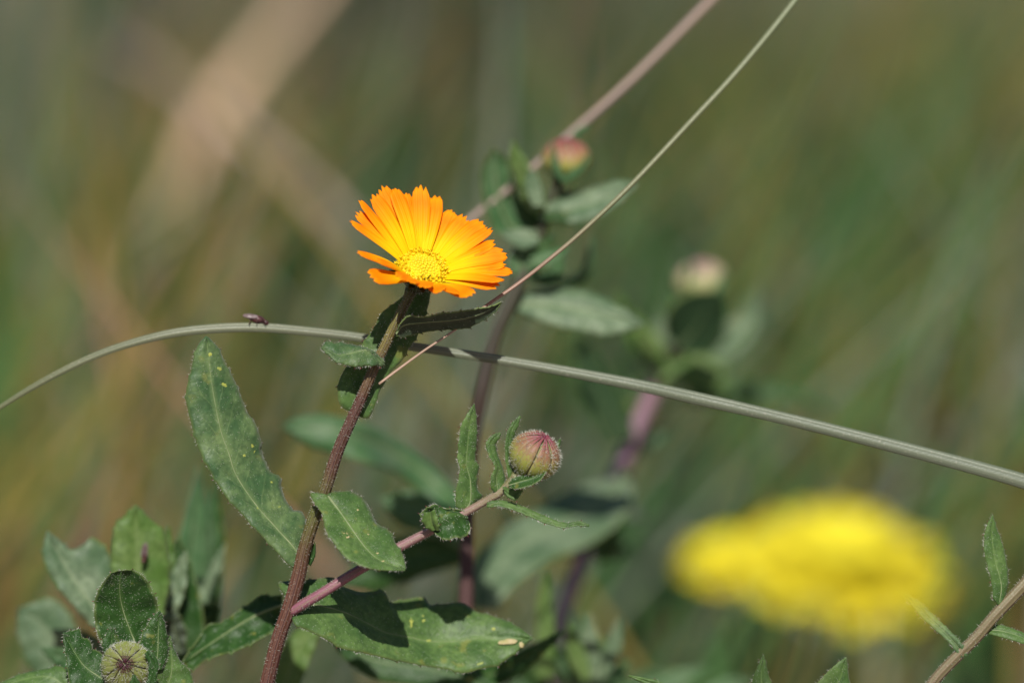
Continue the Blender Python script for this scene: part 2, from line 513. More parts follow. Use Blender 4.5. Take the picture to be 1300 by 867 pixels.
def tube(name, pts, mat, parent=None, sides=16, n=60, ridge=0.0, nr=9, flat=1.0, cap=True, loc=None, hair=0, hlen=(1.5, 4), world=False):
    """pts: (x, y, d, radius px); flat squashes the section across the view"""
    c = cr(pts, n)
    V, F, UV = [], [], []
    cen = [P(a[0], a[1], a[2]) for a in c]
    for i, a in enumerate(c):
        tg = (cen[min(i + 1, n)] - cen[max(i - 1, 0)]).normalized()
        s = tg.cross(FW).normalized()
        b = s.cross(tg).normalized()
        r = a[3] * PX * (DIST + a[2] * PX) / DIST
        for k in range(sides):
            th = 2 * math.pi * k / sides
            rr = r * (1 + ridge * math.cos(nr * th))
            V.append(cen[i] + s * rr * math.cos(th) + b * rr * flat * math.sin(th))
            UV.append((i / n, k / sides if k <= sides / 2 else 1 - k / sides))
    for i in range(n):
        for k in range(sides):
            F.append((i * sides + k, i * sides + (k + 1) % sides, (i + 1) * sides + (k + 1) % sides, (i + 1) * sides + k))
    if cap:
        F.append(tuple(reversed(range(sides))))
        F.append(tuple(n * sides + k for k in range(sides)))
    if parent is None:
        base = loc if loc is not None else cen[-1]
        o = add(name, mkmesh(name, V, F, M[mat], base, UV), loc=base)
        par = o
    else:
        o = part(name, V, F, M[mat], parent, uvs=UV)
    if hair:
        items = []
        for k in range(hair):
            i = random.randrange(n); f = random.random(); q = random.randrange(sides)
            p = V[i * sides + q].lerp(V[(i + 1) * sides + q], f)
            dr = (p - cen[i].lerp(cen[i + 1], f)).normalized()
            dr += Vector((random.gauss(0, .3), random.gauss(0, .3), random.gauss(0, .3)))
            items.append((p, dr, random.uniform(*hlen), 0.55, 0))
        if parent is not None or True:
            hairs('hair', items, o)
    return o

def to_ground(pts, lean=0.0, r=None):
    """extend a path of (x,y,d,r) from its last point straight down to the soil, keeping its picture slope for a while"""
    x, y, d, rr = pts[-1]
    x0, y0 = pts[-2][0], pts[-2][1]
    out = list(pts)
    sl = (x - x0) / max(1e-3, (y - y0))
    k = 0
    while P(x, y, d).z > 0.0 and k < 60:
        y += 60; sl *= 0.88; x += 60 * sl; k += 1
        out.append((x, y, d, rr * (1 + 0.01 * k)))
    return out

def bud(parent, c, axis, r, ratio=0.88, n=14, body=(0.22, 0.24, 0.06), bract=None, tipmat=None, hair=350, spread=1.0, name='bud'):
    """globular bud: body mesh with overlapping bracts as sub parts; axis in (right, down, away)"""
    root = root_of(parent)
    ctr = P(*c)
    ax = vec_px(axis).normalized()
    rw = r * PX * (DIST + c[2] * PX) / DIST
    rot = ax.to_track_quat('Z', 'Y').to_matrix().to_4x4()
    # body
    V, F = [], []
    ns, nr_ = 20, 12
    for i in range(nr_ + 1):
        ph = math.pi * i / nr_
        for k in range(ns):
            th = 2 * math.pi * k / ns
            rr = math.sin(ph) * (1 + 0.0)
            V.append(Vector((rr * math.cos(th), rr * math.sin(th), math.cos(ph) * ratio)) * rw * 0.965)
    for i in range(nr_):
        for k in range(ns):
            F.append((i * ns + k, i * ns + (k + 1) % ns, (i + 1) * ns + (k + 1) % ns, (i + 1) * ns + k))
    me = mkmesh(name, V, F, bract, Vector((0, 0, 0)))
    o = add(name, me, parent)
    o.matrix_local = Matrix.Translation(ctr - root.location) @ rot
    # one bract, shared
    V, F, UV = [], [], []
    ni, nj = 14, 6
    for i in range(ni + 1):
        t = i / ni
        ph = math.pi * (0.93 - t * (0.93 - 0.015 * spread))
        wid = (0.34 * math.sin(math.pi * min(1, 0.18 + 0.62 * t)) * (1 - t ** 4 * 0.55))
        lift = 1.0 + 0.035 * math.sin(math.pi * t) + (0.10 * max(0, t - 0.86) / 0.14)
        for j in range(nj + 1):
            s = (j / nj - 0.5) * 2
            th = s * wid * (2 * math.pi / n) * 1.9
            rr = math.sin(ph)
            lf = lift + 0.03 * (1 - s * s)
            V.append(Vector((rr * math.cos(th), rr * math.sin(th), math.cos(ph) * ratio)) * rw * lf)
            UV.append((t, j / nj))
    for i in range(ni):
        for j in range(nj):
            F.append((i * (nj + 1) + j, i * (nj + 1) + j + 1, (i + 1) * (nj + 1) + j + 1, (i + 1) * (nj + 1) + j))
    bm_ = mkmesh('bract', V, F, bract, Vector((0, 0, 0)), UV)
    for k in range(n):
        b = add('bract', bm_, o)
        b.rotation_euler = (0, 0, 2 * math.pi * k / n)
        sc = 1 + 0.018 * (k % 2) + random.uniform(-0.012, 0.012)
        b.rotation_euler = (random.gauss(0, .02), random.gauss(0, .02), 2 * math.pi * k / n + random.uniform(-.09, .09))
        b.scale = (sc, sc, sc * random.uniform(0.97, 1.03))
        mo = b.modifiers.new('thickness', 'SOLIDIFY'); mo.thickness = rw * 0.03; mo.offset = 0
    if hair:
        vs, fs = [], []
        for k in range(hair):
            ph = math.acos(random.uniform(-1, 1)); th = random.uniform(0, 6.283)
            p = Vector((math.sin(ph) * math.cos(th), math.sin(ph) * math.sin(th), math.cos(ph) * ratio)) * rw * 1.04
            dr = (p.normalized() + Vector((random.gauss(0, .35), random.gauss(0, .35), random.gauss(0, .35)))).normalized()
            a = dr.orthogonal().normalized(); bb = dr.cross(a)
            s = len(vs)
            for q in range(3):
                tt = q * 2.0944
                vs.append(p + (a * math.cos(tt) + bb * math.sin(tt)) * 0.42 * PX)
            vs.append(p + dr * random.uniform(2.5, 6.0) * PX)
            fs += [(s, s + 1, s + 3), (s + 1, s + 2, s + 3), (s + 2, s, s + 3)]
        h = add('hair', mkmesh('hair', vs, fs, M['hair'], smooth=False), o)
        h['kind'] = 'stuff'
    return o

def bract_mat(name, low, mid, tip, hi=0.72, edge=None):
    m, t, b = nmat(name)
    uv = N(t, 'ShaderNodeUVMap')
    sp = N(t, 'ShaderNodeSeparateXYZ')
    t.links.new(uv.outputs[0], sp.inputs[0])
    geo = N(t, 'ShaderNodeTexCoord')
    n1 = noise_(t, 1400, 4, geo.outputs['Object'], 0.7)
    uu = math_(t, 'ADD', sp.outputs[0], math_(t, 'MULTIPLY', math_(t, 'SUBTRACT', n1, 0.5), 0.55))
    av = math_(t, 'ABSOLUTE', math_(t, 'MULTIPLY', math_(t, 'SUBTRACT', sp.outputs[1], 0.5), 2.0))
    cr_ = N(t, 'ShaderNodeValToRGB')
    t.links.new(uu, cr_.inputs[0])
    el = cr_.color_ramp.elements
    el[0].position, el[0].color = 0.1, (*low, 1)
    el[1].position, el[1].color = 0.95, (*tip, 1)
    e = el.new(0.5); e.color = (*mid, 1)
    e = el.new(hi); e.color = (*[0.5 * (a + c) for a, c in zip(mid, tip)], 1)
    col = mixc(t, math_(t, 'MULTIPLY', ramp(t, av, 0.55, 1.0), 0.5), cr_.outputs[0], edge or tuple(0.5 * a + 0.2 for a in tip))
    finish(t, b, col, 0.15, None, n1, 0.3, 0.0001, 0.5, 0.3)
    return m

M['bract_pink'] = bract_mat('bract_yellow_green_pink', (0.17, 0.22, 0.045), (0.27, 0.28, 0.06), (0.24, 0.05, 0.085), 0.62, (0.36, 0.30, 0.16))
M['bract_olive'] = bract_mat('bract_olive_purple', (0.15, 0.20, 0.05), (0.23, 0.28, 0.07), (0.055, 0.010, 0.02), 0.92, (0.38, 0.36, 0.20))
M['bract_far'] = bract_mat('bract_yellow_red', (0.20, 0.26, 0.05), (0.34, 0.34, 0.08), (0.26, 0.035, 0.06), 0.60)
M['bract_white'] = bract_mat('bract_pale', (0.20, 0.26, 0.06), (0.34, 0.36, 0.14), (0.36, 0.20, 0.20), 0.74)

#==STRUCTURE==
# ------------------------------------------------------------------ ground
def ground():
    m, t, b = nmat('dry_soil')
    geo = N(t, 'ShaderNodeTexCoord')
    n1 = noise_(t, 5, 5, geo.outputs['Object'])
    n2 = noise_(t, 60, 6, geo.outputs['Object'], 0.7)
    c = mixc(t, ramp(t, n1, 0.35, 0.65), (0.24, 0.17, 0.14), (0.32, 0.225, 0.20))
    c = mixc(t, ramp(t, n2, 0.35, 0.7), c, (0.16, 0.12, 0.085))
    finish(t, b, c, 0, None, n2, 0.6, 0.004, 0.9, 0.2)
    V, F = [], []
    nx, ny = 90, 110
    xs = [math.copysign(abs(u) ** 3 * 400 + abs(u) * 2.0, u) for u in np.linspace(-1, 1, nx)]
    ys = [v ** 4 * 700 + v * 5 - 2.5 for v in np.linspace(0, 1, ny)]
    for y in ys:
        for x in xs:
            z = 0.012 * noise.noise(Vector((x * 6, y * 6, 0))) - 0.012
            V.append(Vector((x, y, z)))
    for j in range(ny - 1):
        for i in range(nx - 1):
            F.append((j * nx + i, j * nx + i + 1, (j + 1) * nx + i + 1, (j + 1) * nx + i))
    o = add('ground', mkmesh('ground', V, F, m), loc=Vector((0, 0, 0)))
    o['kind'] = 'structure'
ground()

def grass_mat(name, c1, c2, c3):
    m, t, b = nmat(name)
    geo = N(t, 'ShaderNodeTexCoord')
    n1 = noise_(t, 9, 3, geo.outputs['Object'])
    n2 = noise_(t, 55, 2, geo.outputs['Object'])
    c = mixc(t, ramp(t, n1, 0.38, 0.62), c1, c2)
    c = mixc(t, ramp(t, n2, 0.45, 0.7), c, c3)
    finish(t, b, c, 0.25, None, None, rough=0.6, spec=0.25)
    return m

GR = {
 'G': grass_mat('grass_green', (0.050, 0.126, 0.034), (0.067, 0.152, 0.038), (0.094, 0.185, 0.056)),
 'D': grass_mat('grass_deep_green', (0.012, 0.035, 0.013), (0.019, 0.045, 0.015), (0.027, 0.052, 0.019)),
 'O': grass_mat('grass_olive', (0.197, 0.163, 0.027), (0.246, 0.185, 0.031), (0.275, 0.181, 0.046)),
 'T': grass_mat('grass_tan', (0.400, 0.212, 0.131), (0.444, 0.236, 0.167), (0.332, 0.167, 0.106)),
 'S': grass_mat('grass_grey_green', (0.161, 0.187, 0.145), (0.199, 0.228, 0.171), (0.237, 0.237, 0.190)),
}
GN = {'G': 'green_grass', 'D': 'dark_grass', 'O': 'olive_grass', 'T': 'dry_grass', 'S': 'grey_grass'}
GV = {k: ([], []) for k in GR}

def blade(V, F, base, h, lean, az, w_, bend):
    s = len(V)
    dx = Vector((math.cos(az), math.sin(az), 0))
    sd_ = Vector((-math.sin(az + random.uniform(-1, 1)), math.cos(az), 0)).normalized()
    seg = 5
    for i in range(seg + 1):
        t = i / seg
        p = base + Vector((0, 0, 1)) * h * (t - 0.18 * bend * t * t) + dx * h * (lean * t + bend * t * t)
        ww = w_ * (1 - t ** 1.6) + 0.0002
        V.append(p - sd_ * ww); V.append(p + sd_ * ww)
    for i in range(seg):
        F.append((s + 2 * i, s + 2 * i + 1, s + 2 * i + 3, s + 2 * i + 2))

def tuft(kind, px, py, spread, n, h, lean=0.0, az=0.0, wd=0.002, depth=None):
    """clump of blades rooted where the view ray through (px, py) meets the soil"""
    V, F = GV[kind]
    g = ground_at(px, py)
    for k in range(n):
        b = g + Vector((random.gauss(0, spread), random.gauss(0, spread * 1.3), 0))
        b.z = -0.01
        a = az + random.gauss(0, 0.5) if lean else random.uniform(0, 6.283)
        blade(V, F, b, h * random.uniform(0.5, 1.15), (lean if lean else 0.25) * random.uniform(0.5, 1.4), a, wd * random.uniform(0.6, 1.4), random.uniform(0, 0.45))

# general short turf, denser away from the camera
for k in range(5500):
    kind = random.choices('GDOTS', (30, 26, 16, 12, 16))[0]
    x = random.uniform(-0.75, 0.75) * (1 if k % 3 else 2.2)
    y = random.uniform(0.9, 4.2)
    n_ = noise.noise(Vector((x * 3.1, y * 2.2, 3)))
    if n_ < -0.12 and kind in 'GD': continue
    V_, F_ = GV[kind]
    blade(V_, F_, Vector((x, y, -0.01)), random.uniform(0.02, 0.10), random.uniform(0.1, 0.5), random.uniform(0, 6.28), random.uniform(0.001, 0.0028), random.uniform(0, 0.5))
RIGHT, LEFT = 0.0, math.pi
TUFTS = [
 ('T', 950, 590, .045, 130, .05, .3, RIGHT, .003), ('T', 1290, 640, .04, 110, .05, .3, RIGHT, .003), ('T', 640, 760, .035, 120, .04, .3, RIGHT, .003), ('T', 350, 700, .035, 120, .05, .3, RIGHT, .003),
 ('T', 880, 820, .03, 60, .03, .3, RIGHT, .003), ('T', 1160, 850, .03, 60, .03, .3, RIGHT, .003), ('T', 10, 800, .04, 120, .05, .3, RIGHT, .003), ('T', 520, 720, .03, 90, .05, .3, RIGHT, .003), ('T', 690, 520, .04, 70, .05, .3, RIGHT, .003),
 ('D', 420, 200, .05, 200, .12, .2, RIGHT, .004), ('D', 850, 800, .05, 200, .06, .2, RIGHT, .004), ('D', 340, 560, .05, 120, .09, .2, RIGHT, .004), ('D', 1200, 760, .06, 160, .05, .2, RIGHT, .004),
 # kind, px, py(base), spread m, count, height m, lean, azimuth, width
 ('S', 60, 260, .05, 160, .12, .3, RIGHT), ('G', 30, 420, .05, 120, .10, .3, RIGHT), ('D', 90, 560, .03, 60, .09, .2, RIGHT),
 ('O', 40, 560, .04, 60, .11, .3, RIGHT), ('O', 130, 440, .05, 70, .10, .5, RIGHT), ('O', 10, 780, .03, 60, .08, .3, RIGHT),
 ('G', 140, 700, .05, 90, .07, .3, RIGHT), ('G', 230, 560, .05, 120, .08, .3, RIGHT), ('D', 240, 640, .03, 120, .09, .2, RIGHT),
 ('D', 350, 560, .05, 220, .11, .3, RIGHT), ('G', 350, 420, .06, 160, .10, .3, RIGHT), ('D', 430, 260, .05, 200, .11, .2, RIGHT),
 ('G', 470, 480, .07, 140, .07, .3, LEFT), ('S', 560, 200, .08, 220, .10, .3, RIGHT), ('O', 640, 120, .05, 140, .08, .5, RIGHT),
 ('S', 800, 120, .09, 260, .10, .3, RIGHT), ('D', 800, 420, .07, 240, .11, .3, RIGHT), ('D', 720, 520, .04, 90, .07, .3, LEFT),
 ('G', 900, 260, .09, 160, .09, .3, RIGHT), ('G', 980, 520, .07, 180, .10, .4, RIGHT), ('O', 1010, 440, .05, 150, .11, .7, RIGHT),
 ('O', 1120, 300, .08, 160, .10, .7, RIGHT), ('O', 1230, 260, .07, 150, .12, .7, RIGHT), ('G', 1180, 440, .09, 220, .09, .5, RIGHT),
 ('G', 1250, 120, .09, 200, .10, .5, RIGHT), ('D', 1190, 560, .06, 120, .06, .3, RIGHT), ('D', 1080, 640, .05, 120, .06, .3, RIGHT),
 ('D', 840, 760, .05, 200, .08, .3, RIGHT), ('D', 1240, 840, .05, 160, .05, .3, RIGHT), ('D', 860, 880, .04, 160, .06, .3, RIGHT),
 ('D', 700, 900, .04, 160, .05, .3, RIGHT), ('T', 200, 330, .03, 90, .10, .8, RIGHT), ('T', 270, 200, .03, 90, .12, .5, RIGHT),
 ('T', 600, 640, .05, 80, .06, .3, RIGHT), ('S', 200, 60, .08, 200, .10, .3, RIGHT), ('G', 70, 120, .07, 150, .10, .3, RIGHT),
]
for a in TUFTS:
    tuft(*a)
# long loose blades standing between the marigold and the far turf; they blur into slanting streaks
def ground_y(x, d):
    lo, hi = 0.0, 4000.0
    for _ in range(30):
        m_ = (lo + hi) / 2
        if P(x, m_, d).z > 0: lo = m_
        else: hi = m_
    return lo
ZONES = [(-80, 150, 'SOSGGDGO', .25), (150, 350, 'DDGOTOSG', .35), (330, 500, 'OGDDDGOS', .2), (480, 720, 'TSGGSDDO', .35), (700, 900, 'SSDDGSGD', .4), (880, 1080, 'SGDGOGDD', .55), (1050, 1400, 'DOGGSOGD', .6)]
rg = random.Random(23)
for (xa, xb, kinds, tl) in ZONES:
    for k in range(int((xb - xa) / 2.8)):
        xm = rg.uniform(xa, xb)                       # where it crosses the middle of the picture
        d = rg.uniform(2300, 7500) if rg.random() < .9 else rg.uniform(1800, 3000)
        nz = noise.noise(Vector((xm * .011, d * .0007, 5.0))) * 0.9 + 0.5 + rg.gauss(0, .10)
        kind = kinds[max(0, min(len(kinds) - 1, int(nz * len(kinds))))]
        yt = rg.gauss(230, 260)
        yg = ground_y(xm, d)
        tilt = rg.gauss(tl, .28) if rg.random() < .6 else rg.gauss(-.1, .7)
        wpx = rg.uniform(2.0, 6.5) * (1 + d / 7000)
        bend = rg.uniform(-.35, .5)
        V_, F_ = GV[kind]
        s0 = len(V_)
        ns_ = 9
        tw = rg.uniform(-.7, .7)
        H_ = yg - yt
        for i in range(ns_ + 1):
            t = i / ns_
            y = yg - H_ * t
            x = xm + (tilt * (433 - y)) * 1.0 + bend * H_ * (t * t - .25)
            wv = wpx * (1 - t ** 2.2) + .3
            c = P(x, y, d - tilt * 120 * t)
            V_.append(c - RT * wv * PX - FW * wv * tw * PX); V_.append(c + RT * wv * PX + FW * wv * tw * PX)
        for i in range(ns_):
            F_.append((s0 + 2 * i, s0 + 2 * i + 1, s0 + 2 * i + 3, s0 + 2 * i + 2))
for k, (V_, F_) in GV.items():
    o = add(GN[k], mkmesh(GN[k], V_, F_, GR[k]), loc=Vector((0, 0, 0)))
    tag(o, {'G': 'soft green grass growing across the blurred background', 'D': 'dark green grass patches in the blurred background',
            'O': 'yellowish olive grass in the blurred background', 'T': 'dry tan grass in the blurred background',
            'S': 'grey green grass in the blurred background'}[k], 'grass', kind='stuff')

# ------------------------------------------------------------------ far single stalks that read as soft streaks
def streak(name, pts, mat, label, cat='grass', flat=0.35):
    o = tube(name, to_ground(pts), mat, None, sides=8, n=40, flat=flat)
    return tag(o, label, cat, {'dry_stalk': 'dry stalks in the background', 'long_grass': 'long grass blades'}[name])
streak('dry_stalk', [(450, -80, 5000, 6), (345, 50, 4900, 10), (272, 150, 4800, 18), (240, 215, 4800, 13), (196, 300, 4700, 4.5), (150, 400, 4700, 3)], 'straw_tan',
       'broad tan dry stalk blurred across the upper left background', 'dry stalk')
streak('dry_stalk', [(120, 40, 4600, 4), (230, 110, 4100, 7), (380, 230, 4000, 8), (520, 375, 4000, 7), (640, 520, 4300, 5)], 'straw',
       'thin pale dry stalk slanting down to the right behind the orange flower', 'dry stalk')
streak('long_grass', [(1330, 40, 6200, 5), (1180, 190, 6200, 11), (1060, 310, 6200, 12), (960, 440, 6100, 9)], 'stem_green',
       'blurred olive blade slanting through the upper right background', 'grass')
streak('long_grass', [(760, 400, 5300, 4), (660, 520, 5300, 8), (600, 600, 5300, 9), (550, 700, 5300, 7)], 'straw',
       'blurred tan blade leaning right behind the main stem', 'grass')

#==OBJECTS==
# ------------------------------------------------------------------ main marigold
stem_px = [(522, 368, 6, 7.43), (518, 378, 4, 5.95), (512, 390, 2, 5.42), (500, 414, 0, 5.42), (488, 440, 0, 5.77), (477, 462, 0, 5.95), (466, 488, 0, 6.12), (454, 516, 0, 6.29),
           (446, 533, 0, 6.47), (429, 572, 0, 6.82), (412, 624, 0, 7.16), (398, 660, 0, 7.51), (386, 698, 0, 7.69), (378, 734, 0, 8.22), (366, 774, 0, 8.39), (352, 814, 0, 8.22), (339, 866, 0, 8.39)]
full = to_ground(stem_px)
A = thing('marigold_plant', P(*full[-1][:3]), 'orange field marigold in full bloom on a tall maroon stem, with a pink side bud', 'flowering plant', 'marigold plants')
tube('stem', stem_px + [(329, 905, 0, 9.8)], 'stem', A, sides=36, n=110, ridge=0.13, nr=9, hair=1800, hlen=(1.2, 3.4))
tube('lower_stem', [(330, 902, 0, 9.7)] + [p for p in full if p[1] > 915], 'stem_brown', A, sides=18, n=40)

# side branch with bud
tube('side_branch', [(369, 777, 0, 6.5), (378, 771, -3, 6.6), (410, 752, -6, 6.4), (440, 733, -4, 6.2), (462, 720, 0, 6), (508, 694, 4, 6), (550, 672, 5, 5.4), (590, 651, 5, 5.2), (615, 637, 4, 5), (632, 627, 2, 5.4), (646, 614, 2, 5), (656, 603, 2, 7)],
     'stem_pink', A, sides=22, n=70, ridge=0.05, nr=7, hair=900, hlen=(1.2, 3.2))

# leaves
lf = leaf(A, [(378, 712, 2), (375, 698), (352, 672), (324, 640), (300, 604), (290, 575), (280, 546), (270, 496), (266, 466), (262, 427)],
     [(377, 716, 2), (376, 721, -8), (368, 718, -10), (352, 701, -12), (332, 680, -14), (312, 658, -15), (290, 634, -15), (272, 608, -14), (254, 574, -12), (248, 558, -10), (243, 538, -8), (238, 518, -8), (236, 498, -6), (241, 478, -5), (246, 454, -3), (252, 438), (262, 427)],
     [(380, 710, 4), (384, 690, 14), (388, 668, 24), (383, 650, 30), (372, 648, 30), (362, 634, 32), (357, 620, 34), (355, 605, 35), (344, 600, 34), (336, 586, 33), (332, 572, 30), (327, 544, 28), (314, 524, 26), (306, 504, 22), (296, 480, 18), (286, 462, 14), (278, 444, 8), (268, 432, 4), (262, 427)],
     'leaf_blue', d=8, n=80, cup=3.5, wave=1.6, teeth=10, hair=420, surf=500, rib=3.2, seed=3)
blemish(lf, [(286, 489, 4.5, 3, .5), (279, 468, 3.5, 2.6, 0), (267, 450, 2.6, 2.2, 0), (320, 566, 3.6, 2.4, .4), (310, 578, 2.6, 2, 0), (355, 643, 2, 1.6, 0), (327, 645, 2.6, 1.4, .8), (324, 572, 2, 3.5, .3), (344, 612, 2.2, 1.8, 0)], 'scar_yellow')
lf = leaf(A, [(415, 628, 0), (430, 648, -6), (444, 668, -18), (458, 688, -28), (470, 702, -36), (484, 712, -42), (514, 723, -44)],
     [(410, 627, 0), (394, 626, 0), (399, 638, -10), (410, 654, -22), (412, 668, -34), (416, 678, -42), (432, 700, -56), (442, 710, -62), (468, 721, -66), (490, 724, -60), (514, 724, -46)],
     [(417, 627, 0), (424, 625, 6), (444, 624, 14), (456, 630, 14), (466, 640, 12), (472, 654, 8), (478, 664, 6), (496, 676, -8), (502, 690, -18), (507, 696, -24), (513, 710, -36), (515, 722, -44)],
     'leaf', d=-14, n=64, cup=3, wave=1.2, teeth=9, tsize=2.4, hair=380, surf=650, rib=4.6, seed=5)
blemish(lf, [(433, 675, 5, 1.3, .15), (439, 677, 3, 1.2, .1), (441, 682, 4.5, 2.0, -.2), (479, 702, 2.2, .9, 0), (486, 712, 2.6, 1, -.2), (469, 713, 2, .8, 0), (467, 678, 1.4, .8, 0), (454, 647, 1.8, 1.2, 0), (437, 661, 1.2, .9, 0)])
lf = leaf(A, [(374, 778, 0), (394, 768, 10.68), (420, 772, 24.8), (444, 780, 39.68), (468, 792, 52.56), (490, 803, 65.2), (520, 809, 83.8), (544, 814, 98.68), (580, 814, 103), (604, 810, 105), (640, 811, 105), (676, 810, 105)],
     [(372, 779, 2), (362, 758, 20), (353, 741, 30), (362, 738, 34), (388, 737, 38.96), (408, 734, 51.36), (421, 733, 58.42), (436, 745, 64.72), (460, 752, 77.6), (487, 750, 96.34), (493, 764, 94.06), (516, 760, 110.32), (538, 758, 125.96), (546, 768, 124.92), (568, 766, 127), (587, 765, 129), (604, 776, 123), (626, 782, 119), (648, 790, 115), (664, 800, 110), (676, 810, 105)],
     [(370, 781, -6), (374, 792, -14), (386, 798, -16.28), (408, 808, -8.64), (432, 822, 0.24), (450, 826, 9.4), (476, 832, 25.52), (496, 837, 37.92), (512, 840, 47.84), (540, 845, 66.2), (570, 850, 72), (590, 854, 71), (612, 848, 77), (630, 845, 81), (644, 836, 87), (660, 824, 95), (676, 810, 105)],
     'leaf', d=8, n=90, cup=4, wave=2.0, teeth=8, hair=420, surf=450, rib=3.2, seed=8)
blemish(lf, [(647, 814, 13, 4.2, -.08), (662, 818, 3.4, 3.2, .4)], lift=5)
blemish(lf, [(627, 798, 2.6, 2.2, 0), (522, 790, 2.5, 6, .1), (538, 787, 2.4, 2.2, 0), (537, 782, 1.8, 1.6, 0), (544, 813, 3, 2, 0), (610, 842, 4, 1.6, -.3), (520, 818, 3, 1.6, .6)], 'scar_yellow')
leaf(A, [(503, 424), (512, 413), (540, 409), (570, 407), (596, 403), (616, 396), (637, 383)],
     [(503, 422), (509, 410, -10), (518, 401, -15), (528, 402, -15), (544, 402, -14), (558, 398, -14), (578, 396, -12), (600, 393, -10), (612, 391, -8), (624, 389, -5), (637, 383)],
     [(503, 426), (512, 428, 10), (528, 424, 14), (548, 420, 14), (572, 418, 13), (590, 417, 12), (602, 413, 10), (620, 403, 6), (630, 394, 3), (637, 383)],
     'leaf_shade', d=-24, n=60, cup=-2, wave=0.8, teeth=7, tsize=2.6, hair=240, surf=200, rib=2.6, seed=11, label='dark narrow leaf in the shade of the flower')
leaf(A, [(455, 508), (463, 490, 4), (480, 452, 12), (500, 420, 20), (518, 392, 28), (534, 350, 40)],
     [(452, 512, 2), (448, 518, 0), (440, 521, -4), (431, 512, -6), (429, 496, -4), (432, 480, 0), (440, 466, 6), (452, 452, 12), (458, 440, 14), (468, 426, 16), (476, 416, 18), (484, 398, 22), (504, 383, 26), (520, 368, 32), (534, 350, 40)],
     [(456, 515, 2), (456, 526, 0), (462, 531, -2), (470, 528, 0), (478, 508, 4), (482, 496, 8), (488, 486, 12), (496, 472, 16), (510, 458, 20), (520, 440, 24), (530, 426, 28), (540, 400, 32), (545, 382, 36), (546, 362, 38), (534, 350, 40)],
     'leaf', d=16, n=64, cup=2, wave=1, teeth=7, hair=260, surf=300, rib=2.2, seed=13)
leaf(A, [(487, 461, 6), (480, 454), (468, 446, -4), (460, 445, -8), (444, 449, -12), (430, 452, -14), (418, 446, -14), (408, 442, -12)],
     [(489, 460, 6), (476, 448, 2), (466, 443, 2), (452, 439, 2), (440, 437, 2), (434, 435, 0), (424, 436, -4), (415, 434, -6), (408, 442, -12)],
     [(489, 464, 6), (480, 464, -4), (470, 464, -12), (448, 465, -20), (436, 462, -22), (424, 458, -22), (419, 452, -20), (412, 446, -16), (408, 442, -12)],
     'leaf_blue', d=-12, n=48, cup=3, wave=1.5, teeth=8, tsize=2.2, hair=300, surf=260, rib=2.6, seed=17)
leaf(A, [(392, 716), (397, 702), (399, 690)], [(390, 716), (393, 702), (397, 690)], [(394, 718), (400, 704), (400, 688)], 'leaf_dark', d=10, n=12, teeth=0, rib=0, hair=20, seed=2)
# dark leaf going back left of the stem, and a lit narrow one behind
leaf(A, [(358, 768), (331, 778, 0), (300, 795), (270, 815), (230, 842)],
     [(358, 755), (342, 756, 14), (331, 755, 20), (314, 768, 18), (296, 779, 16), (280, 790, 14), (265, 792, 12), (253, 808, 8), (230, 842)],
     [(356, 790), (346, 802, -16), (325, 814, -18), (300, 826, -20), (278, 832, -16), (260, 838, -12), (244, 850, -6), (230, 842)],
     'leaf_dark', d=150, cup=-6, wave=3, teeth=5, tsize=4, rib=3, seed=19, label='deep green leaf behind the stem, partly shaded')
ribbon_leaf(A, [(358, 880), (372, 840), (392, 805), (418, 788)], [17, 20, 16, 2], 'leaf_lime', d=330, rib=2, teeth=0, seed=22)
ribbon_leaf(A, [(560, 868, 40), (640, 850, 10), (700, 812, -20), (716, 800, -20)], [16, 18, 12, 1], 'leaf_dark', d=330, rib=2, teeth=3, seed=23)
ribbon_leaf(A, [(420, 800), (470, 836), (560, 852), (640, 880)], [10, 24, 22, 6], 'leaf_dark', d=300, rib=2, teeth=3, seed=24)

# small leaves along the side branch
leaf(A, [(590, 647, 0), (597, 636), (597, 610), (592, 590), (593, 570), (596, 542), (602, 513)],
     [(585, 647), (579, 642, -3), (579, 622, -5), (584, 598, -6), (581, 580, -6), (585, 542, -5), (592, 528, -3), (602, 513)],
     [(593, 647), (602, 638, 5), (612, 630, 8), (606, 622, 7), (605, 606, 7), (608, 592, 7), (603, 584, 6), (605, 558, 6), (605, 536, 4), (602, 513)],
     'leaf', d=6, n=56, cup=1.5, wave=0.8, teeth=7, tsize=1.6, hair=260, surf=220, rib=2.2, seed=31)
leaf(A, [(632, 624), (630, 606), (633, 592), (626, 576), (623, 563), (628, 554), (635, 549)],
     [(628, 626), (623, 616, -4), (624, 603, -5), (628, 592, -5), (620, 577, -4), (617, 563, -2), (624, 554), (635, 549)],
     [(636, 626), (641, 610, 6), (637, 592, 6), (631, 576, 5), (629, 565, 3), (632, 558), (636, 551)],
     'leaf', d=0, n=40, cup=1.5, wave=1.5, teeth=6, tsize=1.5, hair=220, surf=120, rib=1.6, seed=33)
leaf(A, [(652, 612), (648, 590), (646, 572), (647, 554), (652, 540), (660, 528)],
     [(648, 612), (643, 594, -3), (641, 572, -3), (643, 554, -2), (649, 539), (660, 528)],
     [(655, 612), (654, 592, 4), (651, 574, 4), (651, 557, 3), (656, 543), (661, 529)],
     'leaf', d=2, n=36, cup=1, wave=1, teeth=5, tsize=1.4, hair=200, surf=90, rib=1.4, seed=35)
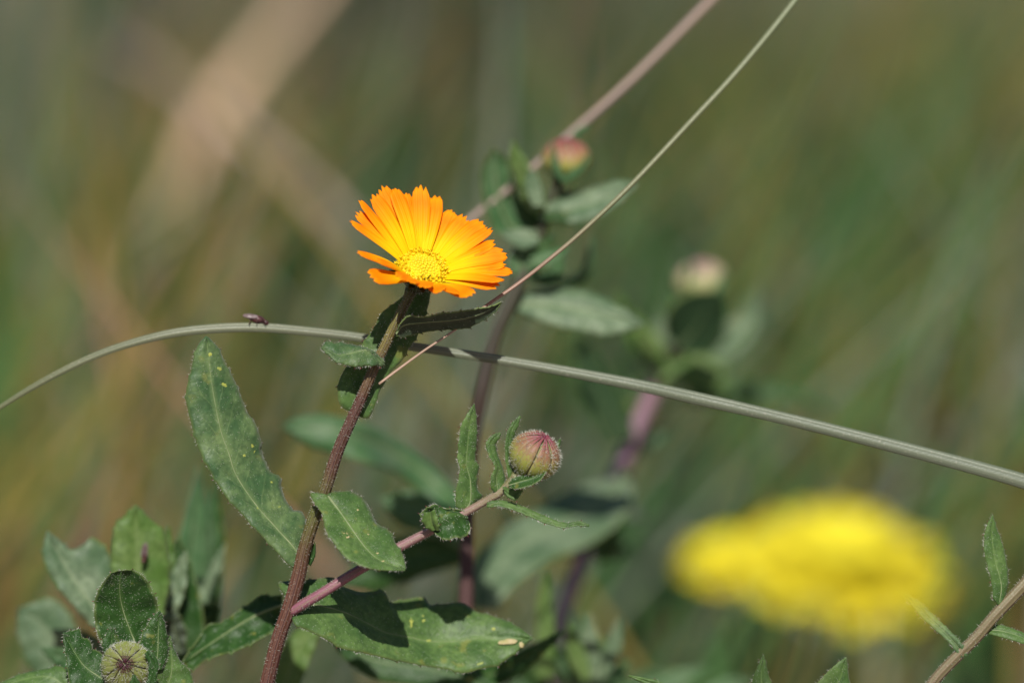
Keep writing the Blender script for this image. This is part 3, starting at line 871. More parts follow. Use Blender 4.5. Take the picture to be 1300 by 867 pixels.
leaf(A, [(646, 616), (662, 611), (678, 606), (694, 594)], [(646, 613), (652, 607, 6), (670, 602, 8), (684, 599, 6), (694, 593)],
     [(646, 619), (658, 620, -8), (674, 616, -8), (687, 608, -5), (695, 595)], 'leaf_dark', d=-22, n=34, cup=-1.5, wave=1, teeth=5, tsize=1.8, hair=150, surf=60, rib=1.6, seed=37)
leaf(A, [(640, 622), (648, 628), (656, 626), (662, 616)], [(638, 618), (648, 620, 3), (656, 616, 3), (662, 614)], [(640, 626), (650, 634, -3), (658, 632, -3), (664, 618)], 'leaf', d=-8, n=20, teeth=3, hair=60, rib=1.2, seed=38)
leaf(A, [(618, 641), (634, 639), (654, 644), (676, 653), (696, 661), (716, 667), (734, 665), (748, 667)],
     [(618, 638), (634, 635, 3), (655, 640, 3), (678, 649, 3), (698, 658, 2), (717, 664, 2), (734, 662, 1), (748, 666)],
     [(618, 644), (634, 643, -3), (653, 648, -3), (675, 657, -3), (695, 665, -2), (716, 670, -2), (734, 667, -1), (748, 668)],
     'leaf', d=-6, n=60, cup=0.6, wave=0.5, teeth=6, tsize=1.2, hair=260, surf=80, rib=1.2, seed=39, label='thin drooping bract leaf below the bud')
leaf(A, [(694, 592), (702, 576), (711, 557)], [(690, 590), (697, 574), (711, 557)], [(699, 592), (707, 578), (712, 558)], 'leaf', d=26, n=24, teeth=3, tsize=1.2, hair=60, rib=1, seed=40)
leaf(A, [(548, 671, 0), (556, 663, -8), (568, 654, -8), (580, 652, -2), (594, 658, 8)],
     [(546, 668, 0), (538, 662, -4), (534, 652, -8), (542, 645, -10), (552, 640, -8), (564, 645, 0), (580, 646, 6), (593, 650, 10)],
     [(550, 674, -2), (556, 680, -14), (566, 685, -20), (578, 682, -18), (588, 682, -12), (596, 674, -2), (596, 664, 6)],
     'leaf_dark', d=-8, n=40, cup=-6, wave=2, teeth=6, tsize=2, hair=240, surf=180, rib=0, seed=41, label='small curled leaf cupped round the side branch')
leaf(A, [(553, 673, 0), (548, 662, -4), (546, 650, -6)], [(548, 674), (537, 664, -4), (538, 650, -8)], [(558, 674), (556, 662, -10), (552, 646, -10)], 'leaf_lime', d=-16, n=20, cup=3, teeth=2, hair=60, rib=0, seed=42)

bud(A, (679, 578, 0), (0.42, -0.78, -0.46), 31, 0.90, 16, bract=M['bract_pink'], hair=1300)

# ------------------------------------------------------------------ flower head
NA = Vector((0.21, -0.70, -0.68)).normalized()         # axis in (right, down, away)
E1 = (Vector((1, 0, 0)) - NA * NA.x).normalized()
E2 = NA.cross(E1)
if E2.z < 0: E2 = -E2                                   # E2 points away from the camera / up
C0 = Vector((537, 341, 0))
RD = 33.0
def loc_px(v):
    return P(v.x, v.y, v.z)
# receptacle: cup from the stem top up to the disc
prof = [(5.5, -36), (7, -31), (12, -25), (19, -19), (26, -13), (30, -8), (31, -4), (27, -1), (0, 1)]
V, F = [], []
ns = 28
for r_, z_ in prof:
    for k in range(ns):
        th = 2 * math.pi * k / ns
        base = C0 + NA * z_
        if z_ < -12:                                     # lean the neck over to meet the stem
            f = min(1, (-12 - z_) / 24.0)
            base = base.lerp(Vector((523, 369, 6)) - NA * 0, f * 0.85)
        V.append(loc_px(base + (E1 * math.cos(th) + E2 * math.sin(th)) * r_))
for i in range(len(prof) - 1):
    for k in range(ns):
        F.append((i * ns + k, i * ns + (k + 1) % ns, (i + 1) * ns + (k + 1) % ns, (i + 1) * ns + k))
head = part('flower_head', V, F, M['sepal'], A)
items = []
for k in range(260):
    th = random.uniform(0, 6.283); i = random.randrange(1, 7)
    r_, z_ = prof[i]
    rad = E1 * math.cos(th) + E2 * math.sin(th)
    items.append((loc_px(C0 + NA * z_ + rad * r_) if z_ >= -13 else loc_px((C0 + NA * z_).lerp(Vector((523, 369, 6)), min(1, (-12 - z_) / 24.0) * .85) + rad * r_), vec_px(rad - NA * 0.5 + Vector((random.gauss(0, .3), random.gauss(0, .3), 0))), random.uniform(2, 4.5), 0.6, 0))
hairs('hair', items, head)

def strip(spine, widths, side, nrm, mat, name, parent, m=12, teeth=True, groove=0.5, curlx=1.5, thick=0.9, seed=0):
    """petal: spine points (px Vector), half widths, side and normal vectors per station"""
    rnd = random.Random(seed)
    n_ = len(spine) - 1
    nt_ = rnd.choice((2, 3, 3, 3, 4))
    tz = [rnd.uniform(0.3, 1.2) for _ in range(5)]
    skew = rnd.uniform(-0.05, 0.05)
    V, F, UV = [], [], []
    Ltot = (spine[-1] - spine[0]).length
    for i in range(n_ + 1):
        t = i / n_
        for j in range(m + 1):
            s = (j / m - 0.5) * 2
            tt = t
            if teeth:
                z = abs(((s * 0.5 + 0.5) * nt_) % 1 - 0.5) * 2
                cut = skew * s + 0.075 * z * tz[int((s * 0.5 + 0.5) * (nt_ - .01))] + 0.07 * s * s
                tt = t * (1 - cut * t ** 3)
            f = tt * n_
            i0 = min(n_ - 1, int(f)); g = f - i0
            c = spine[i0].lerp(spine[i0 + 1], g)
            wv = widths[i0] * (1 - g) + widths[i0 + 1] * g
            sd_ = side[i0]; nn = nrm[i0]
            off = nn * (groove * math.cos(s * math.pi * 3) * math.sin(math.pi * min(1, t * 1.2) * 0.8) - curlx * s * s * (0.4 + 0.6 * math.sin(math.pi * t)))
            V.append(loc_px(c + sd_ * wv * s + off))
            UV.append((t, j / m))
    for i in range(n_):
        for j in range(m):
            a = i * (m + 1) + j
            F.append((a, a + 1, a + m + 2, a + m + 1))
    return part(name, V, F, M[mat], parent, uvs=UV, solid=thick)

# petal tips: photo position, half width, layer (lower = under)
TIPS = [
 (443.5, 281, 7.0, 1), (451, 269, 7.0, 0), (456, 253, 7.5, -1), (472, 247, 9, 1), (484, 235.5, 9, 0), (499, 238, 9, 2),
 (517, 244, 9, 1), (534, 234.5, 9.5, -1), (552, 248, 10, 1), (563.5, 270, 8, -1), (576, 267, 9, -2), (593, 274, 9.5, 0),
 (614, 281, 10.5, 1), (625, 289, 7.5, -1), (630, 307, 10, 0), (644, 322, 9.5, 1), (643, 336, 8, -1), (652.5, 346, 7.5, 0),
 (639.5, 357.5, 8, 1), (634, 365, 8, 0), (600, 376, 9.5, 0), (578, 374, 9, 1), (560, 371, 9, 0), (540, 366, 9, 1), (521, 359, 8, 0),
 (469, 352, 12, -1), (453, 321, 7, 0), (476, 330, 7, 1), (505, 353, 8, 1),
]
def petal_dir(ph, al):
    return (E1 * math.cos(ph) + E2 * math.sin(ph)) * math.cos(al) + NA * math.sin(al)
for idx, (tx, ty, hw, lay) in enumerate(TIPS):
    best = None
    for ip in range(0, 360, 3):
        ph = R(ip)
        rad = E1 * math.cos(ph) + E2 * math.sin(ph)
        b0 = C0 + rad * 28 - NA * 2
        for ia in range(-30, 61, 3):
            dr = petal_dir(ph, R(ia))
            for L_ in (62, 68, 74, 80, 85, 90, 96):
                tp = b0 + dr * L_
                e = (tp.x - tx) ** 2 + (tp.y - ty) ** 2 + 0.10 * (ia - 26) ** 2 * (0.25 if ty > 345 else 1) + 0.06 * (L_ - 84) ** 2
                if best is None or e < best[0]:
                    best = (e, ph, ia, L_)
    _, ph, ia, L_ = best
    rad = E1 * math.cos(ph) + E2 * math.sin(ph)
    tan = NA.cross(rad)
    b0 = C0 + rad * 26 + NA * (-3 + lay * 1.5)
    tp_m = b0 + petal_dir(ph, R(ia)) * L_
    tip = Vector((tx, ty, tp_m.z))
    ctl = b0 + petal_dir(ph, R(min(60, ia + 13))) * (L_ * 0.5) + NA * lay * 1.8
    sp_, wd_, sd2, nr2 = [], [], [], []
    nst = 16
    for i in range(nst + 1):
        t = i / nst
        p = b0 * (1 - t) ** 2 + ctl * 2 * t * (1 - t) + tip * t * t
        dv = ((ctl - b0) * (1 - t) + (tip - ctl) * t).normalized()
        sd_ = (tan - dv * tan.dot(dv)).normalized()
        twist = R(random.Random(idx).uniform(-24, 24)) * t
        nn = sd_.cross(dv).normalized()
        if nn.dot(NA) < 0: nn = -nn
        sd3 = sd_ * math.cos(twist) + nn * math.sin(twist)
        n3 = nn * math.cos(twist) - sd_ * math.sin(twist)
        sp_.append(p); sd2.append(sd3); nr2.append(n3)
        wd_.append(hw * 1.2 * (0.45 + 0.58 * math.sin(min(1.0, t * 1.25) * math.pi / 2)) * (1 - 0.22 * max(0, t - 0.75) / 0.25))
    strip(sp_, wd_, sd2, nr2, 'petal', 'petal', head, seed=idx, curlx=random.Random(idx + 50).uniform(0.2, 3.2))

# sepals beneath
for k in range(15):
    ph = 2 * math.pi * k / 15 + 0.1
    rad = E1 * math.cos(ph) + E2 * math.sin(ph)
    tan = NA.cross(rad)
    pts = [C0 + rad * 24 - NA * 15, C0 + rad * 31 - NA * 7, C0 + rad * 38 - NA * 3, C0 + rad * 46 + NA * 1]
    strip(pts, [4.5, 4.8, 3.2, 0.5], [tan] * 4, [-NA] * 4, 'sepal', 'sepal', head, m=4, teeth=False, groove=0, curlx=1, thick=0.8)

# disc dome
V, F = [], []
for i in range(9):
    a = i / 8 * math.pi / 2
    for k in range(28):
        th = 2 * math.pi * k / 28
        V.append(loc_px(C0 + (E1 * math.cos(th) + E2 * math.sin(th)) * RD * 0.96 * math.sin(a) + NA * (8.0 * math.cos(a) - 2)))
for i in range(8):
    for k in range(28):
        F.append((i * 28 + k, i * 28 + (k + 1) % 28, (i + 1) * 28 + (k + 1) % 28, (i + 1) * 28 + k))
part('disc', V, F, M['floret'], head)

# disc florets
V, F, MI = [], [], []
nf = 165
for k in range(nf):
    q = math.sqrt((k + 0.5) / nf)
    th = k * 2.39996
    rad = E1 * math.cos(th) + E2 * math.sin(th)
    r_ = q * RD
    base = C0 + rad * r_ + NA * (8.0 * math.cos(q * math.pi / 2) - 2.5)
    ax = (NA + rad * (0.75 * q * q)).normalized()
    s1 = ax.orthogonal().normalized(); s2 = ax.cross(s1)
    s = len(V)
    if q < 0.62:
        rr, hh = 2.15, 3.8 + random.uniform(-.4, .4)
        rings = [(rr * 0.9, 0), (rr, hh * 0.5), (rr * 0.62, hh * 0.85)]
        for r0, z0 in rings:
            for j in range(6):
                V.append(loc_px(base + ax * z0 + (s1 * math.cos(j * 1.0472) + s2 * math.sin(j * 1.0472)) * r0))
        V.append(loc_px(base + ax * hh))
        for i in range(2):
            for j in range(6):
                F.append((s + i * 6 + j, s + i * 6 + (j + 1) % 6, s + i * 6 + 6 + (j + 1) % 6, s + i * 6 + 6 + j)); MI.append(1 if q < 0.5 else 0)
        for j in range(6):
            F.append((s + 12 + j, s + 12 + (j + 1) % 6, s + 18)); MI.append(1 if q < 0.45 else 0)
    else:
        hh = random.uniform(5, 10)
        for j in range(5):
            V.append(loc_px(base + (s1 * math.cos(j * 1.2566) + s2 * math.sin(j * 1.2566)) * 1.0))
        for j in range(5):
            V.append(loc_px(base + ax * hh * 0.7 + (s1 * math.cos(j * 1.2566) + s2 * math.sin(j * 1.2566)) * 1.5))
        for j in range(5):
            a_ = j * 1.2566 + 0.6283
            V.append(loc_px(base + ax * (hh + random.uniform(-.6, .6)) + (s1 * math.cos(a_) + s2 * math.sin(a_)) * random.uniform(2.4, 4.0)))
        for j in range(5):
            F.append((s + j, s + (j + 1) % 5, s + 5 + (j + 1) % 5, s + 5 + j)); MI.append(0)
            F.append((s + 5 + j, s + 5 + (j + 1) % 5, s + 10 + j)); MI.append(0)
for k in range(5):       # a few dark anther tubes near the front rim
    rad = (E1 * (0.15 * k - 0.15) - E2).normalized()
    base = C0 + rad * random.uniform(16, 27) + E1 * random.uniform(-4, 6) + NA * 5
    s = len(V)
    ax = (NA + Vector((random.uniform(0, .5), 0, 0))).normalized()
    s1 = ax.orthogonal().normalized(); s2 = ax.cross(s1)
    for z0, r0 in ((0, .7), (6.5, .5)):
        for j in range(4):
            V.append(loc_px(base + ax * z0 + (s1 * math.cos(j * 1.5708) + s2 * math.sin(j * 1.5708)) * r0))
    for j in range(4):
        F.append((s + j, s + (j + 1) % 4, s + 4 + (j + 1) % 4, s + 4 + j)); MI.append(2)
fl = part('floret', V, F, [M['floret'], M['floret_in'], M['dark']], head, mi=MI)
fl['kind'] = 'stuff'

# ------------------------------------------------------------------ budding shoot at lower left
sp = to_ground([(163, 872, 14, 7), (168, 905, 14, 8), (176, 950, 14, 9)])
B = thing('marigold_plant', P(*sp[-1][:3]), 'short leafy marigold shoot with a fuzzy closed bud at the lower left edge', 'plant', 'marigold plants')
tube('stem', sp, 'stem_brown', B, sides=16, n=40, hair=150)
leaf(B, [(165, 838, 0), (171, 818, 0), (166, 802), (158, 780, -4), (153, 760, -12), (152, 742, -22), (154, 724, -34)],
     [(155, 838), (135, 826, -6), (127, 812, -8), (123, 800, -8), (120, 782, -10), (121, 760, -16), (128, 744, -24), (138, 730, -32), (146, 725, -34), (154, 724, -34)],
     [(176, 838), (186, 822, 4), (194, 800, 6), (200, 776, 2), (198, 760, -6), (194, 752, -12), (186, 736, -20), (176, 727, -28), (164, 723, -32), (154, 724, -34)],
     'leaf_dark', d=24, n=64, cup=-4, wave=1.5, teeth=6, tsize=1.8, hair=320, surf=700, rib=2.6, seed=51, thick=1.2)
leaf(B, [(140, 866), (128, 860), (108, 846), (96, 830), (80, 803)],
     [(132, 880), (112, 876, -8), (90, 868, -12), (86, 852, -10), (84, 834, -8), (81, 816, -4), (80, 803)],
     [(142, 856), (132, 838, 10), (128, 828, 10), (118, 824, 10), (114, 813, 10), (104, 808, 8), (101, 799, 8), (90, 801, 4), (80, 803)],
     'leaf_dark', d=4, n=50, cup=2, wave=1.2, teeth=6, tsize=2, hair=260, surf=380, rib=2.0, seed=53, thick=1.2)
leaf(B, [(142, 838), (142, 816), (142, 795)], [(134, 838), (130, 816, -3), (136, 804, -1), (142, 795)], [(150, 838), (153, 816, 3), (147, 804, 1), (142, 795)],
     'leaf_dark', d=12, n=34, cup=2, wave=.8, teeth=4, tsize=1.8, hair=140, surf=120, rib=1.6, seed=55)
leaf(B, [(196, 850), (200, 830), (201, 800), (203, 775)],
     [(182, 846), (178, 824, -6), (180, 806, -5), (184, 799, -4), (192, 786, -2), (203, 775)],
     [(206, 850), (213, 828, 8), (212, 806, 6), (208, 788, 3), (203, 775)],
     'leaf_dark', d=8, n=46, cup=2.5, wave=1.2, teeth=6, tsize=2, hair=240, surf=260, rib=2.0, seed=57, thick=1.2)
leaf(B, [(206, 890), (218, 850), (215, 806)], [(190, 885), (198, 850, -6), (206, 824, -3), (215, 806)],
     [(236, 890), (243, 872, 8), (243, 855, 10), (230, 840, 8), (221, 824, 5), (217, 808)],
     'leaf', d=20, n=46, cup=2, wave=1.6, teeth=6, tsize=2.4, hair=240, surf=260, rib=2.0, seed=59, thick=1.2)
leaf(B, [(190, 872), (196, 850), (194, 838), (186, 827)], [(186, 872), (189, 852), (188, 840), (184, 829)], [(197, 872), (200, 850), (199, 836), (188, 825)],
     'leaf_dark', d=-26, n=26, cup=2, teeth=3, hair=120, surf=60, rib=0, seed=61)
leaf(B, [(172, 884), (171, 870), (170, 856)], [(160, 884), (165, 870), (169, 856)], [(184, 884), (177, 868), (171, 856)], 'leaf_dark', d=-34, n=20, teeth=2, hair=60, rib=1, seed=63)
leaf(B, [(96, 886), (66, 860, 6), (30, 862, 14), (-20, 880, 20)], [(100, 876), (80, 847, 12), (58, 849, 16), (26, 856, 20), (-20, 876, 22)], [(96, 900), (60, 884), (30, 876), (-20, 888, 16)],
     'leaf', d=60, n=40, cup=2, wave=1.5, teeth=4, hair=160, surf=100, rib=1.6, seed=65)
bud(B, (161, 846, -4), (-0.05, -0.16, -0.98), 30, 0.85, 18, bract=M['bract_olive'], hair=1500)

# ------------------------------------------------------------------ leafy clump behind it
sp = to_ground([(190, 800, 260, 8), (192, 880, 260, 9)])
Cc = thing('marigold_plant', P(*sp[-1][:3]), 'softly blurred leafy marigold clump behind the lower left bud, no flowers', 'plant', 'marigold plants')
tube('stem', sp, 'stem_brown', Cc, sides=12, n=30)
leaf(Cc, [(176, 790), (176, 740), (174, 690), (172, 641)], [(150, 790), (143, 740, -8), (141, 700, -6), (147, 664, -4), (156, 657, -2), (172, 641)],
     [(205, 790), (216, 740, 10), (214, 700, 8), (208, 674, 6), (190, 658, 3), (172, 641)], 'leaf_lime', d=230, cup=4, teeth=5, tsize=3, rib=2, seed=71)
leaf(Cc, [(150, 812), (118, 770), (90, 730), (60, 674)], [(128, 806), (92, 768, -10), (66, 734, -8), (54, 704, -6), (60, 674)],
     [(156, 780), (150, 740, 12), (138, 700, 12), (118, 682, 10), (108, 690, 8), (92, 698, 6), (80, 690, 3), (60, 674)], 'leaf_pale', d=250, cup=4, teeth=3, tsize=3, rib=3, seed=73)
leaf(Cc, [(110, 870), (80, 830), (50, 790), (22, 772)], [(70, 880), (40, 850), (22, 810), (22, 772)], [(120, 850), (100, 800), (70, 760), (22, 772)],
     'leaf_pale', d=430, cup=3, teeth=3, tsize=4, rib=2, seed=75)
leaf(Cc, [(234, 800), (238, 740), (246, 670), (252, 590)], [(214, 800), (216, 740, -8), (232, 660, -4), (252, 590)], [(258, 800), (268, 740, 8), (266, 660, 4), (252, 590)],
     'leaf_far', d=520, cup=6, teeth=0, rib=3, seed=77)
leaf(Cc, [(258, 800), (262, 740), (270, 680), (276, 610)], [(246, 800), (250, 740), (258, 680), (276, 610)], [(272, 800), (282, 740), (286, 680), (276, 610)],
     'leaf_dark', d=560, cup=3, teeth=0, rib=2, seed=78)
leaf(Cc, [(222, 840), (220, 780), (222, 720), (226, 680)], [(196, 840), (194, 780), (206, 720), (226, 680)], [(262, 840), (258, 780), (244, 720), (226, 680)],
     'leaf_dark', d=330, cup=-4, teeth=0, rib=2, seed=79)
for i, (x, y, tx_, ty_, wd_, mt, dd) in enumerate([(150, 800, 112, 716, 16, 'leaf_far', 330), (190, 790, 214, 668, 15, 'leaf_lime', 330), (196, 800, 236, 700, 15, 'leaf_pale', 300), (140, 840, 66, 800, 18, 'leaf_pale', 360),
                                                   (120, 860, 52, 822, 15, 'leaf_far', 300), (230, 810, 286, 690, 10, 'leaf_pale', 420), (205, 790, 205, 690, 13, 'leaf_dark', 380), (180, 820, 120, 770, 18, 'leaf_shade', 330), (250, 800, 268, 620, 11, 'leaf_far', 540), (228, 830, 200, 760, 16, 'leaf_shade', 300)]):
    ribbon_leaf(Cc, [(x, y), ((x + tx_) / 2 + 5, (y + ty_) / 2), (tx_, ty_)], [wd_ * .4, wd_, wd_ * .8, 1], mt, d=dd, teeth=3, tsize=2.5, rib=2, wave=3, seed=240 + i)
leaf(Cc, [(200, 850), (222, 810), (262, 785), (280, 770)], [(190, 830), (210, 790), (240, 765), (280, 770)], [(230, 870), (250, 840), (270, 810), (280, 770)],
     'leaf_dark', d=370, cup=-4, teeth=0, rib=0, seed=80)

# ------------------------------------------------------------------ second marigold, with a bud up high behind the flower
st2 = [(708, 228, 470, 6), (700, 256, 470, 7), (690, 285, 470, 7), (676, 325, 470, 8), (658, 362, 460, 9), (645, 390, 450, 9), (630, 424, 440, 8), (618, 465, 430, 9.5), (608, 510, 420, 9.5), (600, 560, 430, 9), (594, 640, 440, 9), (592, 740, 420, 9.5), (588, 867, 400, 10)]
full = to_ground(st2)
D2 = thing('marigold_plant', P(*full[-1][:3]), 'blurred marigold behind the orange flower, its red tipped bud beside the slanting straw', 'plant', 'marigold plants')
tube('stem', full, 'stem_red', D2, sides=16, n=90)
for i, (tx_, ty_, wd_) in enumerate([(690, 196, 6), (702, 182, 5), (734, 178, 5), (747, 196, 5)]):
    ribbon_leaf(D2, [(716, 230), ((716 + tx_ * 3) / 4, 212), (tx_, ty_)], [wd_ * .6, wd_, wd_ * .6, 1], 'leaf_far', d=440 if i % 2 else 500, teeth=0, rib=0, seed=260 + i)
bud(D2, (719, 201, 470), (0.03, -0.93, -0.35), 29, 0.78, 14, bract=M['bract_far'], hair=0)
leaf(D2, [(688, 272), (672, 240), (660, 208), (651, 178)], [(676, 272), (660, 250, 14), (650, 222, 12), (646, 200, 6), (651, 178)], [(696, 262), (688, 240, -12), (670, 208, -8), (660, 192, -3), (651, 178)],
     'leaf_lime', d=460, cup=4, teeth=2, rib=2, seed=81)
leaf(D2, [(670, 300), (644, 282), (630, 240), (626, 188)], [(655, 308), (630, 296, -8), (616, 260, -8), (612, 220, -5), (626, 188)], [(680, 290), (664, 270, 8), (650, 240, 8), (644, 205, 4), (626, 188)],
     'leaf_far', d=510, cup=-8, teeth=2, rib=3, seed=83)
leaf(D2, [(694, 272), (725, 266), (765, 252), (810, 235)], [(690, 262), (715, 248, 14), (740, 242, 14), (770, 233, 10), (792, 229, 4), (810, 235)], [(700, 282), (722, 284, -12), (752, 280, -12), (782, 262, -8), (810, 235)],
     'leaf_pale', d=460, cup=4, teeth=3, tsize=3, rib=3, seed=85)
leaf(D2, [(684, 300), (664, 302), (636, 296)], [(680, 292), (660, 290, 6), (636, 294)], [(684, 312), (662, 316, -6), (636, 300)], 'leaf_pale', d=440, cup=2, teeth=0, rib=2, seed=86)
leaf(D2, [(674, 332), (695, 328), (722, 314)], [(672, 326), (692, 318, 8), (722, 313)], [(676, 342), (700, 336, -8), (724, 316)], 'leaf_far', d=430, cup=2, teeth=0, rib=2, seed=87)
leaf(D2, [(664, 350), (660, 330), (664, 300)], [(652, 350), (644, 330), (664, 300)], [(680, 360), (684, 334), (668, 300)], 'leaf_far', d=460, cup=2, teeth=0, rib=2, seed=88)
leaf(D2, [(654, 388), (690, 386), (740, 392), (785, 404), (818, 412)], [(656, 380), (669, 371, 14), (706, 366, 16), (750, 371, 14), (788, 390, 8), (818, 412)],
     [(654, 396), (690, 411, -14), (729, 420, -16), (768, 427, -12), (796, 422, -6), (818, 412)], 'leaf_pale', d=470, cup=5, teeth=4, tsize=3, rib=4, seed=89)
leaf(D2, [(684, 262), (678, 240), (676, 218)], [(676, 262), (666, 236), (672, 216)], [(692, 262), (688, 238), (680, 216)], 'leaf_pale', d=430, cup=2, teeth=0, rib=0, seed=90)
ribbon_leaf(D2, [(690, 290), (668, 268), (658, 232)], [4, 9, 8, 1], 'leaf_dark', d=500, teeth=0, rib=0, seed=201)
ribbon_leaf(D2, [(690, 276), (716, 276), (742, 290)], [4, 7, 6, 1], 'leaf_dark', d=450, teeth=0, rib=0, seed=202)
ribbon_leaf(D2, [(680, 320), (698, 306), (706, 300)], [5, 8, 6, 1], 'leaf_dark', d=450, teeth=0, rib=0, seed=203)
ribbon_leaf(D2, [(668, 350), (700, 352), (716, 318)], [5, 9, 8, 1], 'leaf_far', d=480, teeth=0, rib=2, seed=204)
ribbon_leaf(D2, [(700, 360), (740, 350), (752, 300)], [3, 6, 6, 1], 'leaf_far', d=640, teeth=0, rib=0, seed=205)
ribbon_leaf(D2, [(728, 176), (736, 166), (748, 160)], [3, 4, 3, 1], 'leaf_far', d=470, teeth=0, rib=0, seed=206)
leaf(D2, [(706, 280), (712, 268), (716, 242)], [(698, 280), (702, 262), (712, 240)], [(716, 282), (724, 262), (720, 240)], 'leaf_dark', d=490, cup=2, teeth=0, rib=0, seed=91)

# long leaf sweeping left from the lower stem, behind the main plant
leaf(D2, [(600, 664, -80), (586, 648, 40), (560, 622, 90), (510, 582, 80), (440, 550), (358, 542)], [(600, 668, -80), (580, 664, 30), (548, 640, 80), (510, 606, 66), (470, 590, -14), (430, 578, -10), (390, 566, -5), (358, 542)],
     [(600, 660, -80), (592, 640, 50), (560, 602, 106), (510, 560, 92), (460, 536, 20), (410, 526, 12), (378, 530, 5), (358, 542)], 'leaf_far', d=520, cup=5, teeth=2, rib=4, seed=151)
leaf(D2, [(600, 690), (560, 660), (520, 640), (480, 634)], [(590, 700), (550, 680), (510, 668), (480, 634)], [(604, 680), (560, 640), (520, 622), (480, 634)], 'leaf_far', d=560, cup=3, teeth=0, rib=0, seed=153)
leaf(D2, [(600, 700), (540, 700), (470, 720), (430, 740)], [(600, 690), (540, 680), (480, 690), (430, 740)], [(600, 710), (540, 730), (480, 750), (430, 744)], 'leaf_dark', d=580, cup=3, teeth=0, rib=0, seed=154)

# ------------------------------------------------------------------ third marigold, farther back with the violet stem
st3 = [(888, 384, 1000, 7), (872, 410, 1000, 8), (850, 445, 1000, 10.5), (832, 490, 1000, 10.5), (812, 535, 990, 10.5), (790, 585, 980, 10.5), (768, 635, 960, 10.5), (745, 690, 940, 10), (728, 740, 930, 10), (712, 790, 920, 10), (692, 867, 900, 10)]
full = to_ground(st3)
D3 = thing('marigold_plant', P(*full[-1][:3]), 'blurred marigold on a thick violet stem, right of the middle, with a pale pinkish bud', 'plant', 'marigold plants')
tube('stem', full, 'stem_violet', D3, sides=16, n=90)
for i, (tx_, ty_, wd_) in enumerate([(862, 338, 8), (876, 326, 7), (904, 330, 7), (922, 342, 8)]):
    ribbon_leaf(D3, [(888, 388), ((888 + tx_ * 3) / 4, 366), (tx_, ty_)], [wd_ * .6, wd_, wd_ * .7, 1], 'leaf_far', d=950 if i % 2 else 1010, teeth=0, rib=0, seed=220 + i)
bud(D3, (890, 356, 980), (-0.1, -0.93, -0.3), 31, 0.75, 14, bract=M['bract_white'], hair=0)
leaf(D3, [(862, 440), (880, 420), (895, 395), (912, 372)], [(846, 424), (846, 396, -34), (868, 374, -34), (914, 368)], [(878, 450), (906, 446, 26), (922, 406, 26), (920, 374)], 'leaf_shade_deep', d=860, cup=-2, teeth=0, rib=2, seed=101)
leaf(D3, [(868, 452), (915, 440), (948, 410), (962, 366)], [(864, 440), (905, 425, 10), (935, 398, 8), (962, 366)], [(880, 462), (928, 455, -10), (960, 420, -8), (964, 368)], 'leaf_pale', d=1040, cup=3, teeth=0, rib=2, seed=103)
leaf(D3, [(840, 470), (816, 440), (800, 410), (780, 372)], [(828, 470), (804, 444), (788, 414), (780, 372)], [(852, 460), (832, 432), (812, 404), (782, 372)], 'leaf_lime', d=960, cup=3, teeth=0, rib=2, seed=105)
leaf(D3, [(790, 560), (772, 520), (752, 476), (736, 424)], [(772, 564, -10), (752, 524, -14), (730, 480, -14), (732, 420)], [(808, 556, 10), (794, 514, 14), (772, 470, 14), (740, 420)], 'leaf_shade_deep', d=940, cup=-4, teeth=0, rib=2, seed=107)
leaf(D3, [(836, 478), (866, 470), (900, 480), (930, 492)], [(836, 468), (866, 456, 8), (905, 468, 6), (930, 492)], [(836, 490), (862, 488, -8), (900, 494, -6), (930, 494)], 'leaf_lime', d=960, cup=3, teeth=0, rib=2, seed=109)
leaf(D3, [(870, 500), (930, 496), (1000, 500), (1060, 520)], [(870, 490), (930, 484, 8), (1000, 490, 6), (1060, 520)], [(870, 512), (930, 512, -8), (1000, 512, -6), (1060, 522)], 'leaf_dark', d=1200, cup=3, teeth=0, rib=0, seed=110)
leaf(D3, [(790, 598, 130), (770, 640, 100), (700, 672, 40), (640, 712, -20), (604, 772, -60)], [(806, 606, 150), (755, 612, 150), (704, 634, 100), (650, 664, 50), (611, 700, 0), (598, 740, -40), (604, 772, -60)],
     [(806, 622, 120), (800, 646, 60), (770, 678, 30), (740, 696, 0), (695, 714, -40), (659, 740, -60), (629, 772, -70), (604, 772, -60)], 'leaf_pale', d=720, cup=6, teeth=3, tsize=3, rib=4, seed=111, label='broad pale leaf drooping left from the violet stem')
for i, (x, y, tx_, ty_, wd_, mt, dd) in enumerate([(842, 452, 806, 400, 11, 'leaf_lime', 930), (850, 440, 838, 396, 12, 'leaf_pale', 950), (866, 440, 858, 372, 12, 'leaf_far', 960), (880, 400, 856, 340, 9, 'leaf_pale', 1010), (884, 400, 925, 352, 9, 'leaf_far', 1010),
                                                   (856, 450, 925, 470, 14, 'leaf_lime', 1010), (820, 545, 790, 500, 11, 'leaf_dark', 1040), (800, 575, 850, 545, 11, 'leaf_far', 1050), (846, 470, 800, 462, 12, 'leaf_pale', 1040), (775, 625, 820, 660, 14, 'leaf_shade', 1000), (745, 700, 700, 690, 12, 'leaf_dark', 930), (750, 690, 800, 700, 13, 'leaf_dark', 960)]):
    ribbon_leaf(D3, [(x, y), ((x + tx_) / 2 - 4, (y + ty_) / 2), (tx_, ty_)], [wd_ * .5, wd_, wd_ * .8, 1], mt, d=dd, teeth=0, rib=2, seed=180 + i)
leaf(D3, [(752, 700), (764, 690), (790, 660)], [(745, 690), (750, 676), (790, 658)], [(758, 716), (782, 706), (792, 662)], 'leaf_dark', d=900, cup=3, teeth=0, rib=0, seed=112)
